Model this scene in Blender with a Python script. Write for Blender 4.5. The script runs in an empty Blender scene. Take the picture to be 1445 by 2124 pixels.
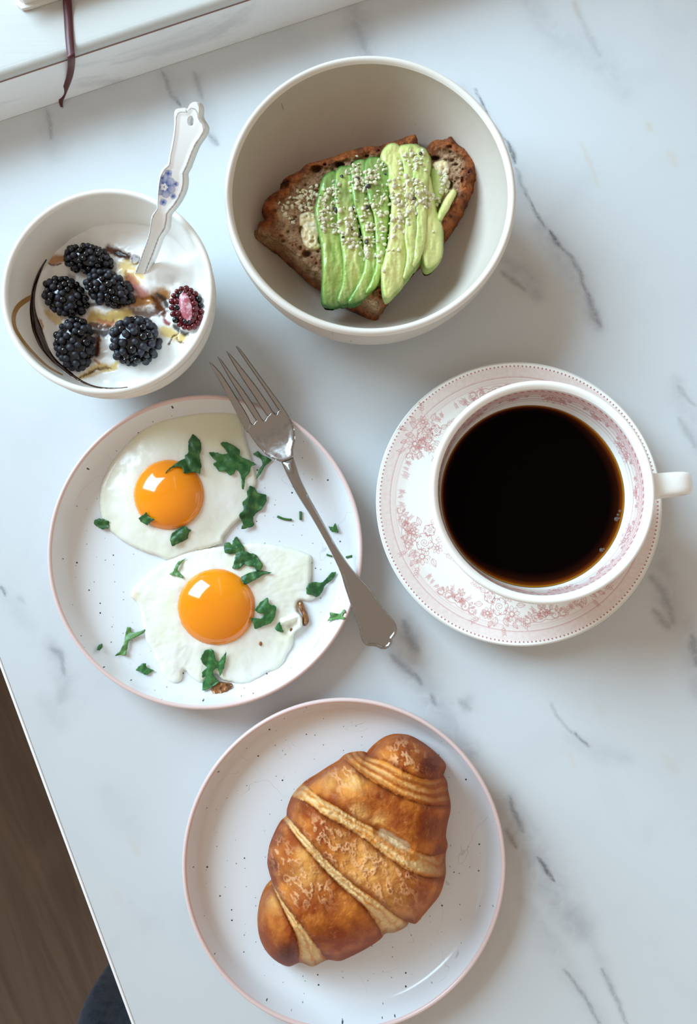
import bpy, bmesh, math, random
import numpy as np
from mathutils import Vector, Matrix
from mathutils.geometry import delaunay_2d_cdt
from mathutils.bvhtree import BVHTree

random.seed(7)
rng = np.random.default_rng(11)
SC = bpy.context.scene
COL = SC.collection
R = math.radians

# ---------------------------------------------------------------- camera
T = 0.75                       # height of the table top above the floor
CAM_H = 0.45                   # camera above the table top
FPX = 1650.0                   # focal length for a 1445 x 2124 frame
TILT = R(5.2)
cam_data = bpy.data.cameras.new('camera')
cam = bpy.data.objects.new('camera', cam_data)
COL.objects.link(cam)
cam.location = (0, 0, T + CAM_H)
cam.rotation_euler = (TILT, 0, 0)
cam_data.sensor_fit = 'VERTICAL'
cam_data.sensor_height = 36.0
cam_data.lens = 36.0 * FPX / 2124.0
cam_data.clip_start = 0.01
SC.camera = cam

# ---------------------------------------------------------------- light, exposure
SC.view_settings.view_transform = 'Standard'
SC.view_settings.look = 'None'
SC.view_settings.gamma = 1.0
SC.view_settings.use_curve_mapping = False
SC.view_settings.exposure = 0.0
WORLD_COL, WORLD_STR = (1.0, 0.83, 0.68), 0.52
WIN_COL, WIN_POWER = (0.59, 0.83, 1.0), 800.0
world = bpy.data.worlds.new('world')
SC.world = world
world.use_nodes = True
_bg = world.node_tree.nodes['Background']
_bg.inputs[0].default_value = (*WORLD_COL, 1)
_bg.inputs[1].default_value = WORLD_STR


def P(u, v, z=0.0):
    """pixel of the 1445 x 2124 photograph -> world point lying z above the table top"""
    u = np.asarray(u, float); v = np.asarray(v, float)
    dx = (u - 722.5) / FPX; dy = -(v - 1062.0) / FPX
    c, s = math.cos(TILT), math.sin(TILT)
    wy = dy * c + s; wz = dy * s - c
    t = (np.asarray(z, float) - CAM_H) / wz
    return np.stack([t * dx, t * wy, np.zeros_like(t) + z + T], -1)


def PP(pts, z=0.0):
    pts = np.asarray(pts, float)
    return P(pts[:, 0], pts[:, 1], z)


def proj(X):
    X = np.asarray(X, float)
    c, s = math.cos(TILT), math.sin(TILT)
    y, z = X[..., 1], X[..., 2] - T - CAM_H
    ly = y * c + z * s; lz = -y * s + z * c
    return np.stack([722.5 + FPX * X[..., 0] / -lz, 1062.0 - FPX * ly / -lz], -1)


# sill line and table edge give the table's own axes
_s0, _s1 = P(0, 252), P(760, 0)
BX = (_s1 - _s0)[:2]; BX = BX / np.linalg.norm(BX)          # along the sill
AX = np.array([BX[1], -BX[0]])                               # from the sill into the room
_e0, _e1 = P(0, 1385), P(272, 2124)
AE = (_e1 - _e0)[:2]; AE = AE / np.linalg.norm(AE)          # along the table's left edge
_k = np.linalg.solve(np.stack([BX, -AE], 1), _e0[:2] - _s0[:2])
ORG = _s0[:2] + _k[0] * BX                                   # table corner at the sill


def TB(s, t, z=0.0):
    """table coordinates (along the sill, away from the sill, up) -> world"""
    s = np.asarray(s, float); t = np.asarray(t, float)
    x = ORG[0] + s * BX[0] + t * AE[0]
    y = ORG[1] + s * BX[1] + t * AE[1]
    return np.stack([x, y, np.zeros_like(x) + z + T], -1)


# daylight from the wide window above the sill (beyond the top left of the frame)
lamp = bpy.data.lights.new('window_daylight', 'AREA')
lamp.shape = 'RECTANGLE'
lamp.size, lamp.size_y = 4.8, 3.2
lamp.energy = WIN_POWER
lamp.color = WIN_COL
lamp_o = bpy.data.objects.new('window_daylight', lamp)
COL.objects.link(lamp_o)
lamp_o.location = TB(-2.8, -3.0, 2.9)
_dir = Vector((*AX, 0)) * 0.75 + Vector((*BX, 0)) * 0.62 + Vector((0, 0, -0.60))
lamp_o.rotation_euler = _dir.to_track_quat('-Z', 'Y').to_euler()


# ---------------------------------------------------------------- helpers
def lin(r, g, b):
    c = np.array([r, g, b], float) / 255.0
    return tuple(np.where(c <= 0.04045, c / 12.92, ((c + 0.055) / 1.055) ** 2.4))


def link(o, parent=None):
    COL.objects.link(o)
    if parent is not None:
        o.parent = parent
    return o


def thing(name, label, cat, loc=(0, 0, 0), group=None):
    o = bpy.data.objects.new(name, None)
    o.empty_display_size = 0.01
    o.location = tuple(float(a) for a in loc)
    COL.objects.link(o)
    return tag(o, label, cat, group)


def tag(o, label, cat, group=None):
    o['label'] = label; o['category'] = cat
    if group: o['group'] = group
    return o


def origin_of(o):
    p = np.zeros(3)
    while o is not None:
        p = p + np.array(o.location); o = o.parent
    return p


def mesh(name, verts, faces, mat=None, parent=None, loc=None, smooth=True, attrs=None, label=None):
    """world-space vertices -> one linked mesh object (offset to its parent / its own loc)"""
    V = np.asarray(verts, float)
    base = origin_of(parent) if parent is not None else np.zeros(3)
    lo = np.array(loc, float) if loc is not None else base
    V = V - lo
    me = bpy.data.meshes.new(name)
    if isinstance(faces, np.ndarray):
        n, k = faces.shape
        me.vertices.add(len(V)); me.vertices.foreach_set('co', V.astype(np.float32).ravel())
        me.loops.add(n * k); me.loops.foreach_set('vertex_index', faces.astype(np.int32).ravel())
        me.polygons.add(n)
        me.polygons.foreach_set('loop_start', np.arange(0, n * k, k, dtype=np.int32))
        me.update(calc_edges=True)
    else:
        me.from_pydata([tuple(p) for p in V], [], [tuple(int(i) for i in f) for f in faces])
        me.update()
    me.validate()
    if smooth:
        me.polygons.foreach_set('use_smooth', np.ones(len(me.polygons), dtype=bool))
    for k, a in (attrs or {}).items():
        a = np.asarray(a, float)
        if a.ndim == 1:
            a = np.stack([a, a, a], -1)
        if a.shape[1] == 3:
            a = np.concatenate([a, np.ones((len(a), 1))], 1)
        ca = me.color_attributes.new(k, 'FLOAT_COLOR', 'POINT')
        ca.data.foreach_set('color', a.astype(np.float32).ravel())
    if mat is not None:
        me.materials.append(getattr(mat, 'm', mat))
    o = bpy.data.objects.new(name, me)
    o.location = lo - base
    if label: o['label'] = label
    return link(o, parent)


def grid_faces(nu, nv, cu=False, cv=False):
    """quads of a vertex grid indexed i*nv+j"""
    i = np.arange(nu if cu else nu - 1); j = np.arange(nv if cv else nv - 1)
    I, J = np.meshgrid(i, j, indexing='ij')
    I2, J2 = (I + 1) % nu, (J + 1) % nv
    return np.stack([I * nv + J, I2 * nv + J, I2 * nv + J2, I * nv + J2], -1).reshape(-1, 4)


def lathe(prof, c, seg=128):
    prof = np.asarray(prof, float)
    a = np.linspace(0, 2 * np.pi, seg, endpoint=False)
    X = c[0] + prof[:, 0][:, None] * np.cos(a)[None]
    Y = c[1] + prof[:, 0][:, None] * np.sin(a)[None]
    Z = c[2] + np.repeat(prof[:, 1][:, None], seg, 1)
    V = np.stack([X, Y, Z], -1).reshape(-1, 3)
    F = grid_faces(len(prof), seg, cv=True)
    return V, F[:, ::-1] if False else F


def spline(pts, n, closed=True):
    """Catmull-Rom through pts, n samples evenly spaced along it"""
    p = np.asarray(pts, float)
    m = len(p)
    out = []
    rngi = range(m if closed else m - 1)
    for i in rngi:
        if closed:
            p0, p1, p2, p3 = p[(i - 1) % m], p[i], p[(i + 1) % m], p[(i + 2) % m]
        else:
            p0, p1, p2, p3 = p[max(i - 1, 0)], p[i], p[i + 1], p[min(i + 2, m - 1)]
        for t in np.linspace(0, 1, 16, endpoint=False):
            out.append(0.5 * ((2 * p1) + (-p0 + p2) * t + (2 * p0 - 5 * p1 + 4 * p2 - p3) * t ** 2
                              + (-p0 + 3 * p1 - 3 * p2 + p3) * t ** 3))
    out = np.array(out + ([out[0]] if closed else [p[-1]]))
    return resample(out, n, closed)


def resample(q, n, closed=False):
    q = np.asarray(q, float)
    d = np.r_[0, np.cumsum(np.linalg.norm(np.diff(q, axis=0), axis=1))]
    t = np.linspace(0, d[-1], n, endpoint=not closed)
    return np.stack([np.interp(t, d, q[:, k]) for k in range(q.shape[1])], -1)


def seg_dist(pts, line, closed=False):
    """distance of each 2-D point to a polyline, and the arc parameter 0..1 of the nearest point"""
    pts = np.asarray(pts, float); L = np.asarray(line, float)
    if closed: L = np.vstack([L, L[:1]])
    best = np.full(len(pts), 1e9); bt = np.zeros(len(pts))
    ls = np.linalg.norm(np.diff(L, axis=0), axis=1); cum = np.r_[0, np.cumsum(ls)]
    for k in range(len(L) - 1):
        a, b = L[k], L[k + 1]
        ab = b - a; q = max(ab @ ab, 1e-18)
        t = np.clip(((pts - a) @ ab) / q, 0, 1)
        d = np.linalg.norm(pts - (a + t[:, None] * ab), axis=1)
        m = d < best
        best[m] = d[m]; bt[m] = (cum[k] + t[m] * ls[k]) / cum[-1]
    return best, bt


def inside(pts, poly):
    pts = np.asarray(pts, float); poly = np.asarray(poly, float)
    x, y = pts[:, 0], pts[:, 1]
    r = np.zeros(len(pts), bool)
    for k in range(len(poly)):
        x1, y1 = poly[k]; x2, y2 = poly[(k + 1) % len(poly)]
        if y1 == y2: continue
        c = ((y1 > y) != (y2 > y)) & (x < (x2 - x1) * (y - y1) / (y2 - y1) + x1)
        r ^= c
    return r


# gradient noise
_perm = np.random.default_rng(3).permutation(256)
_perm = np.concatenate([_perm, _perm, _perm])
_grad = np.random.default_rng(4).normal(size=(256, 3)); _grad /= np.linalg.norm(_grad, axis=1)[:, None]


def noise3(p):
    p = np.asarray(p, float)
    i = np.floor(p).astype(int); f = p - i
    u = f * f * f * (f * (f * 6 - 15) + 10)
    i &= 255
    res = 0
    for dx in (0, 1):
        for dy in (0, 1):
            for dz in (0, 1):
                h = _perm[_perm[_perm[(i[..., 0] + dx) & 255] + ((i[..., 1] + dy) & 255)] + ((i[..., 2] + dz) & 255)]
                g = _grad[h]
                d = (g * (f - np.array([dx, dy, dz]))).sum(-1)
                w = np.where(dx, u[..., 0], 1 - u[..., 0]) * np.where(dy, u[..., 1], 1 - u[..., 1]) * np.where(dz, u[..., 2], 1 - u[..., 2])
                res = res + d * w
    return res * 1.6


def fbm(x, y, z=0.0, sc=1.0, octv=4, seed=0.0):
    x = np.asarray(x, float)
    p = np.stack([x * sc + seed * 17.3, np.asarray(y, float) * sc + seed * 7.1, np.zeros_like(x) + np.asarray(z) * sc + seed], -1)
    a, s, tot = 1.0, 0.0, 0.0
    for _ in range(octv):
        s = s + a * noise3(p); tot += a
        p = p * 2.03 + 11.7; a *= 0.5
    return s / tot


def sstep(a, b, x):
    t = np.clip((np.asarray(x, float) - a) / (b - a), 0, 1)
    return t * t * (3 - 2 * t)


def mixc(a, b, t):
    t = np.asarray(t)[..., None]
    return np.asarray(a) * (1 - t) + np.asarray(b) * t


def fill(outline, step, holes=()):
    """triangulated inside of a closed 2-D outline with grid points about step apart.
    returns verts (first the boundary points), triangles, number of boundary points"""
    loops = [np.asarray(outline, float)] + [np.asarray(h, float) for h in holes]
    B = np.vstack(loops)
    lo, hi = loops[0].min(0), loops[0].max(0)
    gx = np.arange(lo[0] + step * .5, hi[0], step); gy = np.arange(lo[1] + step * .5, hi[1], step * .87)
    G = np.array([(x + (k % 2) * step * .5, y) for k, y in enumerate(gy) for x in gx]) if len(gx) and len(gy) else np.zeros((0, 2))
    if len(G):
        m = inside(G, loops[0])
        for h in loops[1:]: m &= ~inside(G, h)
        G = G[m]
        if len(G):
            d = np.full(len(G), 1e9)
            for l in loops: d = np.minimum(d, seg_dist(G, l, True)[0])
            G = G[d > step * .45]
    A = np.vstack([B, G]) if len(G) else B
    edges = []; off = 0
    for l in loops:
        n = len(l); edges += [(off + i, off + (i + 1) % n) for i in range(n)]; off += n
    sc = 1.0 / max(hi - lo)
    vs = [Vector(((p[0] - lo[0]) * sc, (p[1] - lo[1]) * sc)) for p in A]
    ov, oe, of, vo, _, _ = delaunay_2d_cdt(vs, edges, [], 0, 1e-7, True)
    V = np.array([(v.x, v.y) for v in ov]) / sc + lo
    F = np.array([tuple(f) for f in of])
    ctr = V[F].mean(1)
    m = inside(ctr, loops[0])
    for h in loops[1:]: m &= ~inside(ctr, h)
    return V, [tuple(f) for f in F[m]], len(B)


def slab(outline, step, ztop, zbot, holes=(), n_side=2, bulge=0.0):
    """closed solid over a 2-D outline. ztop/zbot: functions of (xy, distance to edge) -> height"""
    V, F, nb = fill(outline, step, holes)
    loops = [np.asarray(outline, float)] + [np.asarray(h, float) for h in holes]
    d = np.full(len(V), 1e9)
    for l in loops: d = np.minimum(d, seg_dist(V, l, True)[0])
    d[d < 1e-7] = 0
    n = len(V)
    zt = ztop(V, d); zb = np.minimum(zbot(V, d), zt - 1e-5)
    # orientation
    def ccw(f):
        a, b, c = V[f[0]], V[f[1]], V[f[2]]
        return (b[0] - a[0]) * (c[1] - a[1]) - (b[1] - a[1]) * (c[0] - a[0]) > 0
    F = [f if ccw(f) else f[::-1] for f in F]
    Vt = np.c_[V, zt]; Vb = np.c_[V, zb]
    verts = [Vt, Vb]; faces = list(F) + [tuple(i + n for i in f[::-1]) for f in F]
    cnt = {}
    for f in F:
        for k in range(len(f)):
            cnt[(f[k], f[(k + 1) % len(f)])] = 1
    rim = [e for e in cnt if (e[1], e[0]) not in cnt]
    idx = sorted({i for e in rim for i in e})
    mp = {i: k for k, i in enumerate(idx)}
    prev = {i: i for i in idx}
    tot = 2 * n
    for s in range(1, n_side):
        t = s / n_side
        ring = Vt[idx] * (1 - t) + Vb[idx] * t
        if bulge:
            # outward normal from rim edges
            nm = np.zeros((len(idx), 2))
            for a, b in rim:
                e = V[b] - V[a]; q = np.array([e[1], -e[0]]); q /= (np.linalg.norm(q) + 1e-12)
                nm[mp[a]] += q; nm[mp[b]] += q
            nm /= (np.linalg.norm(nm, axis=1)[:, None] + 1e-9)
            ring[:, :2] += nm * bulge * math.sin(math.pi * t)
        verts.append(ring)
        cur = {i: tot + mp[i] for i in idx}
        for a, b in rim:
            faces.append((prev[b], prev[a], cur[a], cur[b]))
        prev = cur; tot += len(idx)
    for a, b in rim:
        faces.append((prev[b], prev[a], a + n, b + n))
    dd = np.concatenate([d, d] + [np.zeros(len(idx))] * (n_side - 1))
    return np.vstack(verts), faces, dd, n


def dome(d, r, h):
    q = np.clip(d / r, 0, 1)
    return h * np.sqrt(np.clip(1 - (1 - q) ** 2, 0, 1))


def tube(path, radius, seg=8, cap=True):
    path = np.asarray(path, float); n = len(path)
    rad = np.zeros(n) + radius
    V = []; up = np.array([0.0, 0.0, 1.0])
    for i in range(n):
        t = path[min(i + 1, n - 1)] - path[max(i - 1, 0)]; t /= (np.linalg.norm(t) + 1e-12)
        ref = up if abs(t @ up) < .95 else np.array([1.0, 0, 0])
        a = np.cross(t, ref); a /= np.linalg.norm(a); b = np.cross(a, t)
        for k in range(seg):
            w = 2 * math.pi * k / seg
            V.append(path[i] + rad[i] * (math.cos(w) * a + math.sin(w) * b))
    F = [tuple(f) for f in grid_faces(n, seg, cv=True)]
    if cap:
        F.append(tuple(range(seg))); F.append(tuple(range((n - 1) * seg, n * seg))[::-1])
    return np.array(V), F


def box(c, sx, sy, sz, bev=0.0, rot=None):
    """box with optional bevel, centre c, half sizes; rot = 2x2 of table axes"""
    bm = bmesh.new()
    bmesh.ops.create_cube(bm, size=2.0)
    for v in bm.verts: v.co = Vector((v.co.x * sx, v.co.y * sy, v.co.z * sz))
    if bev: bmesh.ops.bevel(bm, geom=list(bm.edges), offset=bev, segments=2, profile=.5, affect='EDGES')
    V = np.array([tuple(v.co) for v in bm.verts]); F = [tuple(v.index for v in f.verts) for f in bm.faces]
    bm.verts.index_update()
    F = [tuple(v.index for v in f.verts) for f in bm.faces]
    bm.free()
    if rot is not None:
        V = np.c_[V[:, :1] * rot[0][0] + V[:, 1:2] * rot[1][0], V[:, :1] * rot[0][1] + V[:, 1:2] * rot[1][1], V[:, 2]]
    return V + np.asarray(c), F


def copy_tree(o, parent=None):
    c = o.copy(); COL.objects.link(c); c.parent = parent
    for ch in list(o.children): copy_tree(ch, c)
    return c


# ---------------------------------------------------------------- materials
class Mat:
    def __init__(self, name, base=(.8, .8, .8), rough=.5, spec=.5, metal=0.0, attr=None, sss=0.0, sss_r=(1, .6, .3), sss_s=.003,
                 coat=0.0, coat_r=.05, trans=0.0, ior=1.5, alpha=None, sheen=0.0):
        m = self.m = bpy.data.materials.new(name)
        m.use_nodes = True
        self.t = m.node_tree; self.n = self.t.nodes; self.b = self.n['Principled BSDF']
        i = self.b.inputs
        i['Base Color'].default_value = (*base, 1)
        i['Roughness'].default_value = rough; i['Metallic'].default_value = metal
        i['Specular IOR Level'].default_value = spec; i['IOR'].default_value = ior
        i['Coat Weight'].default_value = coat; i['Coat Roughness'].default_value = coat_r
        i['Transmission Weight'].default_value = trans
        if sheen: i['Sheen Weight'].default_value = sheen
        if sss:
            i['Subsurface Weight'].default_value = sss; i['Subsurface Radius'].default_value = sss_r
            i['Subsurface Scale'].default_value = sss_s
        self.col = None
        tc = self.n.new('ShaderNodeTexCoord'); self.co = tc.outputs['Object']
        if attr: self.set_attr(attr)
        else:
            rgb = self.n.new('ShaderNodeRGB'); rgb.outputs[0].default_value = (*base, 1); self.col = rgb.outputs[0]
            self.L(self.col, i['Base Color'])
        self.h = None

    def L(self, a, b): self.t.links.new(a, b)

    def set_attr(self, attr):
        self.col = self.attr(attr); self.L(self.col, self.b.inputs['Base Color'])

    def attr(self, name, fac=False):
        a = self.n.new('ShaderNodeAttribute'); a.attribute_name = name
        return a.outputs['Fac'] if fac else a.outputs['Color']

    def scaled(self, sc):
        mp = self.n.new('ShaderNodeMapping'); self.L(self.co, mp.inputs[0])
        mp.inputs['Scale'].default_value = sc if hasattr(sc, '__len__') else (sc, sc, sc)
        return mp

    def noise(self, scale, detail=4, rough=.55, dist=0.0, rot=0.0):
        mp = self.scaled(scale); mp.inputs['Rotation'].default_value = (0, 0, rot)
        n = self.n.new('ShaderNodeTexNoise'); self.L(mp.outputs[0], n.inputs['Vector'])
        n.inputs['Scale'].default_value = 1; n.inputs['Detail'].default_value = detail
        n.inputs['Roughness'].default_value = rough; n.inputs['Distortion'].default_value = dist
        return n.outputs['Fac']

    def voro(self, scale, feature='F1', out='Distance', rand=1.0):
        mp = self.scaled(scale)
        n = self.n.new('ShaderNodeTexVoronoi'); n.feature = feature; self.L(mp.outputs[0], n.inputs['Vector'])
        n.inputs['Scale'].default_value = 1; n.inputs['Randomness'].default_value = rand
        return n.outputs[out]

    def ramp(self, f, lo, hi, a=0.0, b=1.0):
        n = self.n.new('ShaderNodeMapRange'); n.interpolation_type = 'SMOOTHSTEP'
        self.L(f, n.inputs[0])
        n.inputs[1].default_value = lo; n.inputs[2].default_value = hi
        n.inputs[3].default_value = a; n.inputs[4].default_value = b
        return n.outputs[0]

    def math(self, op, a, b=None):
        n = self.n.new('ShaderNodeMath'); n.operation = op
        for k, x in enumerate((a, b)):
            if x is None: continue
            if isinstance(x, (int, float)): n.inputs[k].default_value = x
            else: self.L(x, n.inputs[k])
        return n.outputs[0]

    def mix(self, fac, col, blend='MIX'):
        """blend col over the present colour by fac"""
        n = self.n.new('ShaderNodeMix'); n.data_type = 'RGBA'; n.blend_type = blend
        if isinstance(fac, (int, float)): n.inputs[0].default_value = fac
        else: self.L(fac, n.inputs[0])
        self.L(self.col, n.inputs[6])
        if isinstance(col, tuple): n.inputs[7].default_value = (*col, 1)
        else: self.L(col, n.inputs[7])
        self.col = n.outputs[2]; self.L(self.col, self.b.inputs['Base Color'])
        return self

    def bump(self, h, strength=.3, dist=.001):
        n = self.n.new('ShaderNodeBump')
        n.inputs['Strength'].default_value = strength; n.inputs['Distance'].default_value = dist
        self.L(h, n.inputs['Height'])
        if self.h is not None: self.L(self.h, n.inputs['Normal'])
        self.h = n.outputs[0]; self.L(self.h, self.b.inputs['Normal'])
        return self

    def rough(self, sock):
        self.L(sock, self.b.inputs['Roughness']); return self
# ================================================================ SETTING
# ---- floor: dark wooden planks running along the table's side
m_wood = Mat('dark_wood', lin(116, 98, 84), rough=.45, spec=.35)
m_wood.mix(m_wood.ramp(m_wood.noise((1.5, 22, 10), 5, .6, 1.6, 0), .35, .7), lin(100, 83, 71))
m_wood.mix(m_wood.ramp(m_wood.noise((5, 90, 30), 4, .6, .6, 0), .5, .75, 0, .4), lin(82, 67, 58))
m_wood.mix(m_wood.ramp(m_wood.noise((3, 9, 9), 3, .5, 2.0, 0), .55, .75, 0, .5), lin(126, 110, 90))
m_gap = Mat('floor_gap', lin(24, 18, 15), rough=.8)
fl = tag(thing('floor', 'dark brown wooden plank floor beside the table', 'floor'), 'dark brown wooden plank floor below the table edge', 'floor')
fl['kind'] = 'structure'
V, F = box((0, 0, -.03), 1.6, 1.6, .02); mesh('underlay', V, F, m_gap.m, fl, smooth=False)
ang = math.atan2(AX[1], AX[0]) + R(4)
pc, ps = math.cos(ang), math.sin(ang)
pl_mesh = None
FOFF = .0
for k in range(-5, 6):
    for q in (-1, 0):
        w = .34
        c = (q * 1.6 + .8 + (.35 if k % 2 else -.2), k * w + FOFF)
        if pl_mesh is None:
            V, F = box((0, 0, 0), .799, w / 2 - .0008, .01, .0012)
            o = mesh('plank', V, F, m_wood.m, fl, smooth=False); pl_mesh = o
        else:
            o = pl_mesh.copy(); COL.objects.link(o)
        o.location = (c[0] * pc - c[1] * ps, c[0] * ps + c[1] * pc, -.0)
        o.rotation_euler = (0, 0, ang)

WS0, WS1 = -.62, .30  # opening edges, set to shade the table's left and top right
# ---- window sill
m_sill = Mat('painted_sill', lin(200, 200, 196), rough=.5, spec=.25)
m_sill.mix(m_sill.ramp(m_sill.noise((4, 120, 40), 4, .6, .5, -math.atan2(BX[1], BX[0])), .45, .75, 0, .35), lin(206, 206, 202))
m_sill.bump(m_sill.noise((8, 260, 60), 4, .6, .3, -math.atan2(BX[1], BX[0])), .25, .0006)
m_front = Mat('sill_marble', lin(240, 240, 240), rough=.3, spec=.45)
m_front.mix(m_front.ramp(m_front.noise((9, 9, 30), 5, .6, 1.8), .48, .72, 0, .45), lin(184, 184, 186))
m_seam = Mat('sill_seam', lin(150, 116, 104), rough=.6)
sill = thing('trim_1', 'white window sill with marbled front behind the table', 'window sill', TB(.5, -.1, 0))
sill['kind'] = 'structure'
S0, S1 = -.5, 1.2


def extrude_st(prof):
    """profile of (t, z) swept along the sill"""
    prof = np.asarray(prof, float); n = len(prof)
    V = np.vstack([TB(np.full(n, S0), prof[:, 0], prof[:, 1]), TB(np.full(n, S1), prof[:, 0], prof[:, 1])])
    F = [(i, (i + 1) % n, (i + 1) % n + n, i + n) for i in range(n)] + [tuple(range(n))[::-1], tuple(range(n, 2 * n))]
    return V, F


ZS = .0300
V, F = extrude_st([(0, .0002), (0, ZS - .0004), (-.19, ZS - .0004), (-.19, .0002)]); mesh('front_panel', V, F, m_front.m, sill, smooth=False)
V, F = extrude_st([(-.0001, ZS - .0004), (-.0001, ZS + .0002), (-.19, ZS + .0002), (-.19, ZS - .0004)]); mesh('seam', V, F, m_seam.m, sill, smooth=False, label='thin reddish brown joint line')
nose = [(-.19, ZS + .0002), (-.0006, ZS + .0002), (-.0002, ZS + .0006)]
for a in np.linspace(0, 90, 10): nose.append((-.0042 + .0042 * math.cos(R(a)), ZS + .0020 + .0036 * math.sin(R(a))))
nose += [(-.19, ZS + .0056)]
V, F = extrude_st(nose); so = mesh('sill_board', V, F, m_sill.m, sill)
so.data.polygons.foreach_set('use_smooth', np.array([len(p.vertices) == 4 and abs(p.normal.z) < .99 for p in so.data.polygons]))
ZTOP = ZS + .0056

# ---- unseen wall behind the sill, piers added to block part of the window light
m_wall = Mat('painted_wall', lin(226, 222, 216), rough=.7)
wall = thing('wall_back', 'unseen wall behind the window sill with piers added to shade the table', 'wall', TB(.6, -.25, 0)); wall['kind'] = 'structure'
for nm, s0, s1, z0, z1 in (('shading_pier', WS1, 1.3, -.75, 1.95), ('shading_pier', -1.9, WS0, -.75, 1.95), ('wall_below', WS0, WS1, -.75, .0), ('wall_above', WS0, WS1, 1.75, 1.95)):
    V, F = box(TB((s0 + s1) / 2, -.25, (z0 + z1) / 2), (s1 - s0) / 2, .055, (z1 - z0) / 2, rot=(BX, AX)); mesh(nm, V, F, m_wall, wall, smooth=False)

# ---- table
LS, LT = 1.15, .80            # table length along the sill, depth
m_table = Mat('marble_laminate', lin(210, 215, 218), rough=.5, spec=.22)
m_table.mix(m_table.ramp(m_table.noise(14, 5, .6, 1.2), .45, .8, 0, .28), lin(190, 194, 199))
vb = m_table.math('MULTIPLY', m_table.attr('vein_shade', True), m_table.ramp(m_table.noise(420, 4, .65, .8), .25, .6, .55, 1.15))
m_table.mix(vb, lin(92, 93, 98))
m_table.mix(m_table.math('MULTIPLY', m_table.attr('haze', True), m_table.ramp(m_table.noise(90, 5, .6, 1.0), .3, .65, .45, 1.05)), lin(150, 152, 158))
m_table.mix(m_table.attr('stain', True), lin(205, 190, 160))
m_table.bump(m_table.noise(900, 2), .06, .0003)
m_edge = Mat('table_edge_band', lin(252, 252, 252), rough=.25)
m_leg = Mat('table_leg', lin(225, 225, 225), rough=.4)
table = thing('dining_table', 'white marble-patterned table with thin white edge and grey veins', 'table', TB(LS / 2, LT / 2, -T))

# veins, with shading painted beside the spoon, traced on the table: (points, width px, strength) dark lines
VE = [
    ([(985, 185), (1002, 222), (1020, 255), (1035, 275), (1050, 292)], 2.5, .75), ([(1050, 292), (1062, 318), (1069, 338)], 4, .85),
    ([(1072, 350), (1078, 375), (1090, 402)], 4, .38), ([(1088, 402), (1105, 428), (1118, 452), (1132, 475)], 2.6, .65),
    ([(1140, 480), (1150, 495), (1160, 512)], 4.5, .9), ([(1165, 515), (1185, 535), (1200, 560), (1208, 585), (1218, 612)], 4, .55),
    ([(1218, 612), (1230, 645), (1243, 675)], 6, .55),
    ([(1040, 565), (1060, 580), (1088, 600)], 5, .4), ([(338, 152), (346, 172), (356, 195), (372, 214)], 4, .38), ([(368, 210), (374, 218)], 3, .7),
    ([(402, 150), (412, 178), (418, 205)], 4, .28), ([(432, 276), (444, 292), (448, 300)], 5, .45), ([(99, 232), (104, 258), (106, 288)], 4, .38),
    ([(733, 45), (748, 75), (760, 108)], 6, .22), ([(1190, 5), (1202, 35), (1225, 80), (1242, 115)], 6, .16),
    ([(838, 1290), (850, 1325), (862, 1345)], 9, .42), ([(812, 1358), (838, 1385), (866, 1408)], 7, .45), ([(862, 1400), (872, 1420)], 5, .6),
    ([(893, 1440), (905, 1462)], 4, .5), ([(955, 1455), (974, 1470)], 7, .28), ([(1140, 1455), (1165, 1500), (1195, 1525)], 3, .28), ([(1192, 1520), (1210, 1540), (1222, 1548)], 2.5, .6),
    ([(1057, 1655), (1064, 1680), (1077, 1710)], 4.5, .6), ([(1075, 1700), (1085, 1725)], 6, .45), ([(1050, 1722), (1070, 1758)], 4.5, .5),
    ([(1115, 1780), (1130, 1800), (1147, 1828)], 4, .95), ([(1126, 1795), (1135, 1808)], 5, .6),
    ([(1170, 2010), (1200, 2050), (1225, 2090), (1242, 2124)], 3.5, .45), ([(1250, 2010), (1270, 2055), (1290, 2100), (1300, 2124)], 4.5, .4),
    ([(1350, 1200), (1372, 1225), (1395, 1290)], 9, .35), ([(1355, 1265), (1385, 1300)], 8, .35), ([(1436, 1320), (1445, 1380)], 8, .45),
    ([(0, 1216), (8, 1225), (12, 1234)], 3, .7), ([(110, 1345), (125, 1358), (131, 1375)], 6, .45), ([(128, 1360), (132, 1400)], 4, .4), ([(38, 1240), (50, 1250)], 5, .18),
    ([(1440, 840), (1420, 820), (1405, 800)], 4, .25), ([(1410, 870), (1440, 925)], 6, .25),
]
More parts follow.
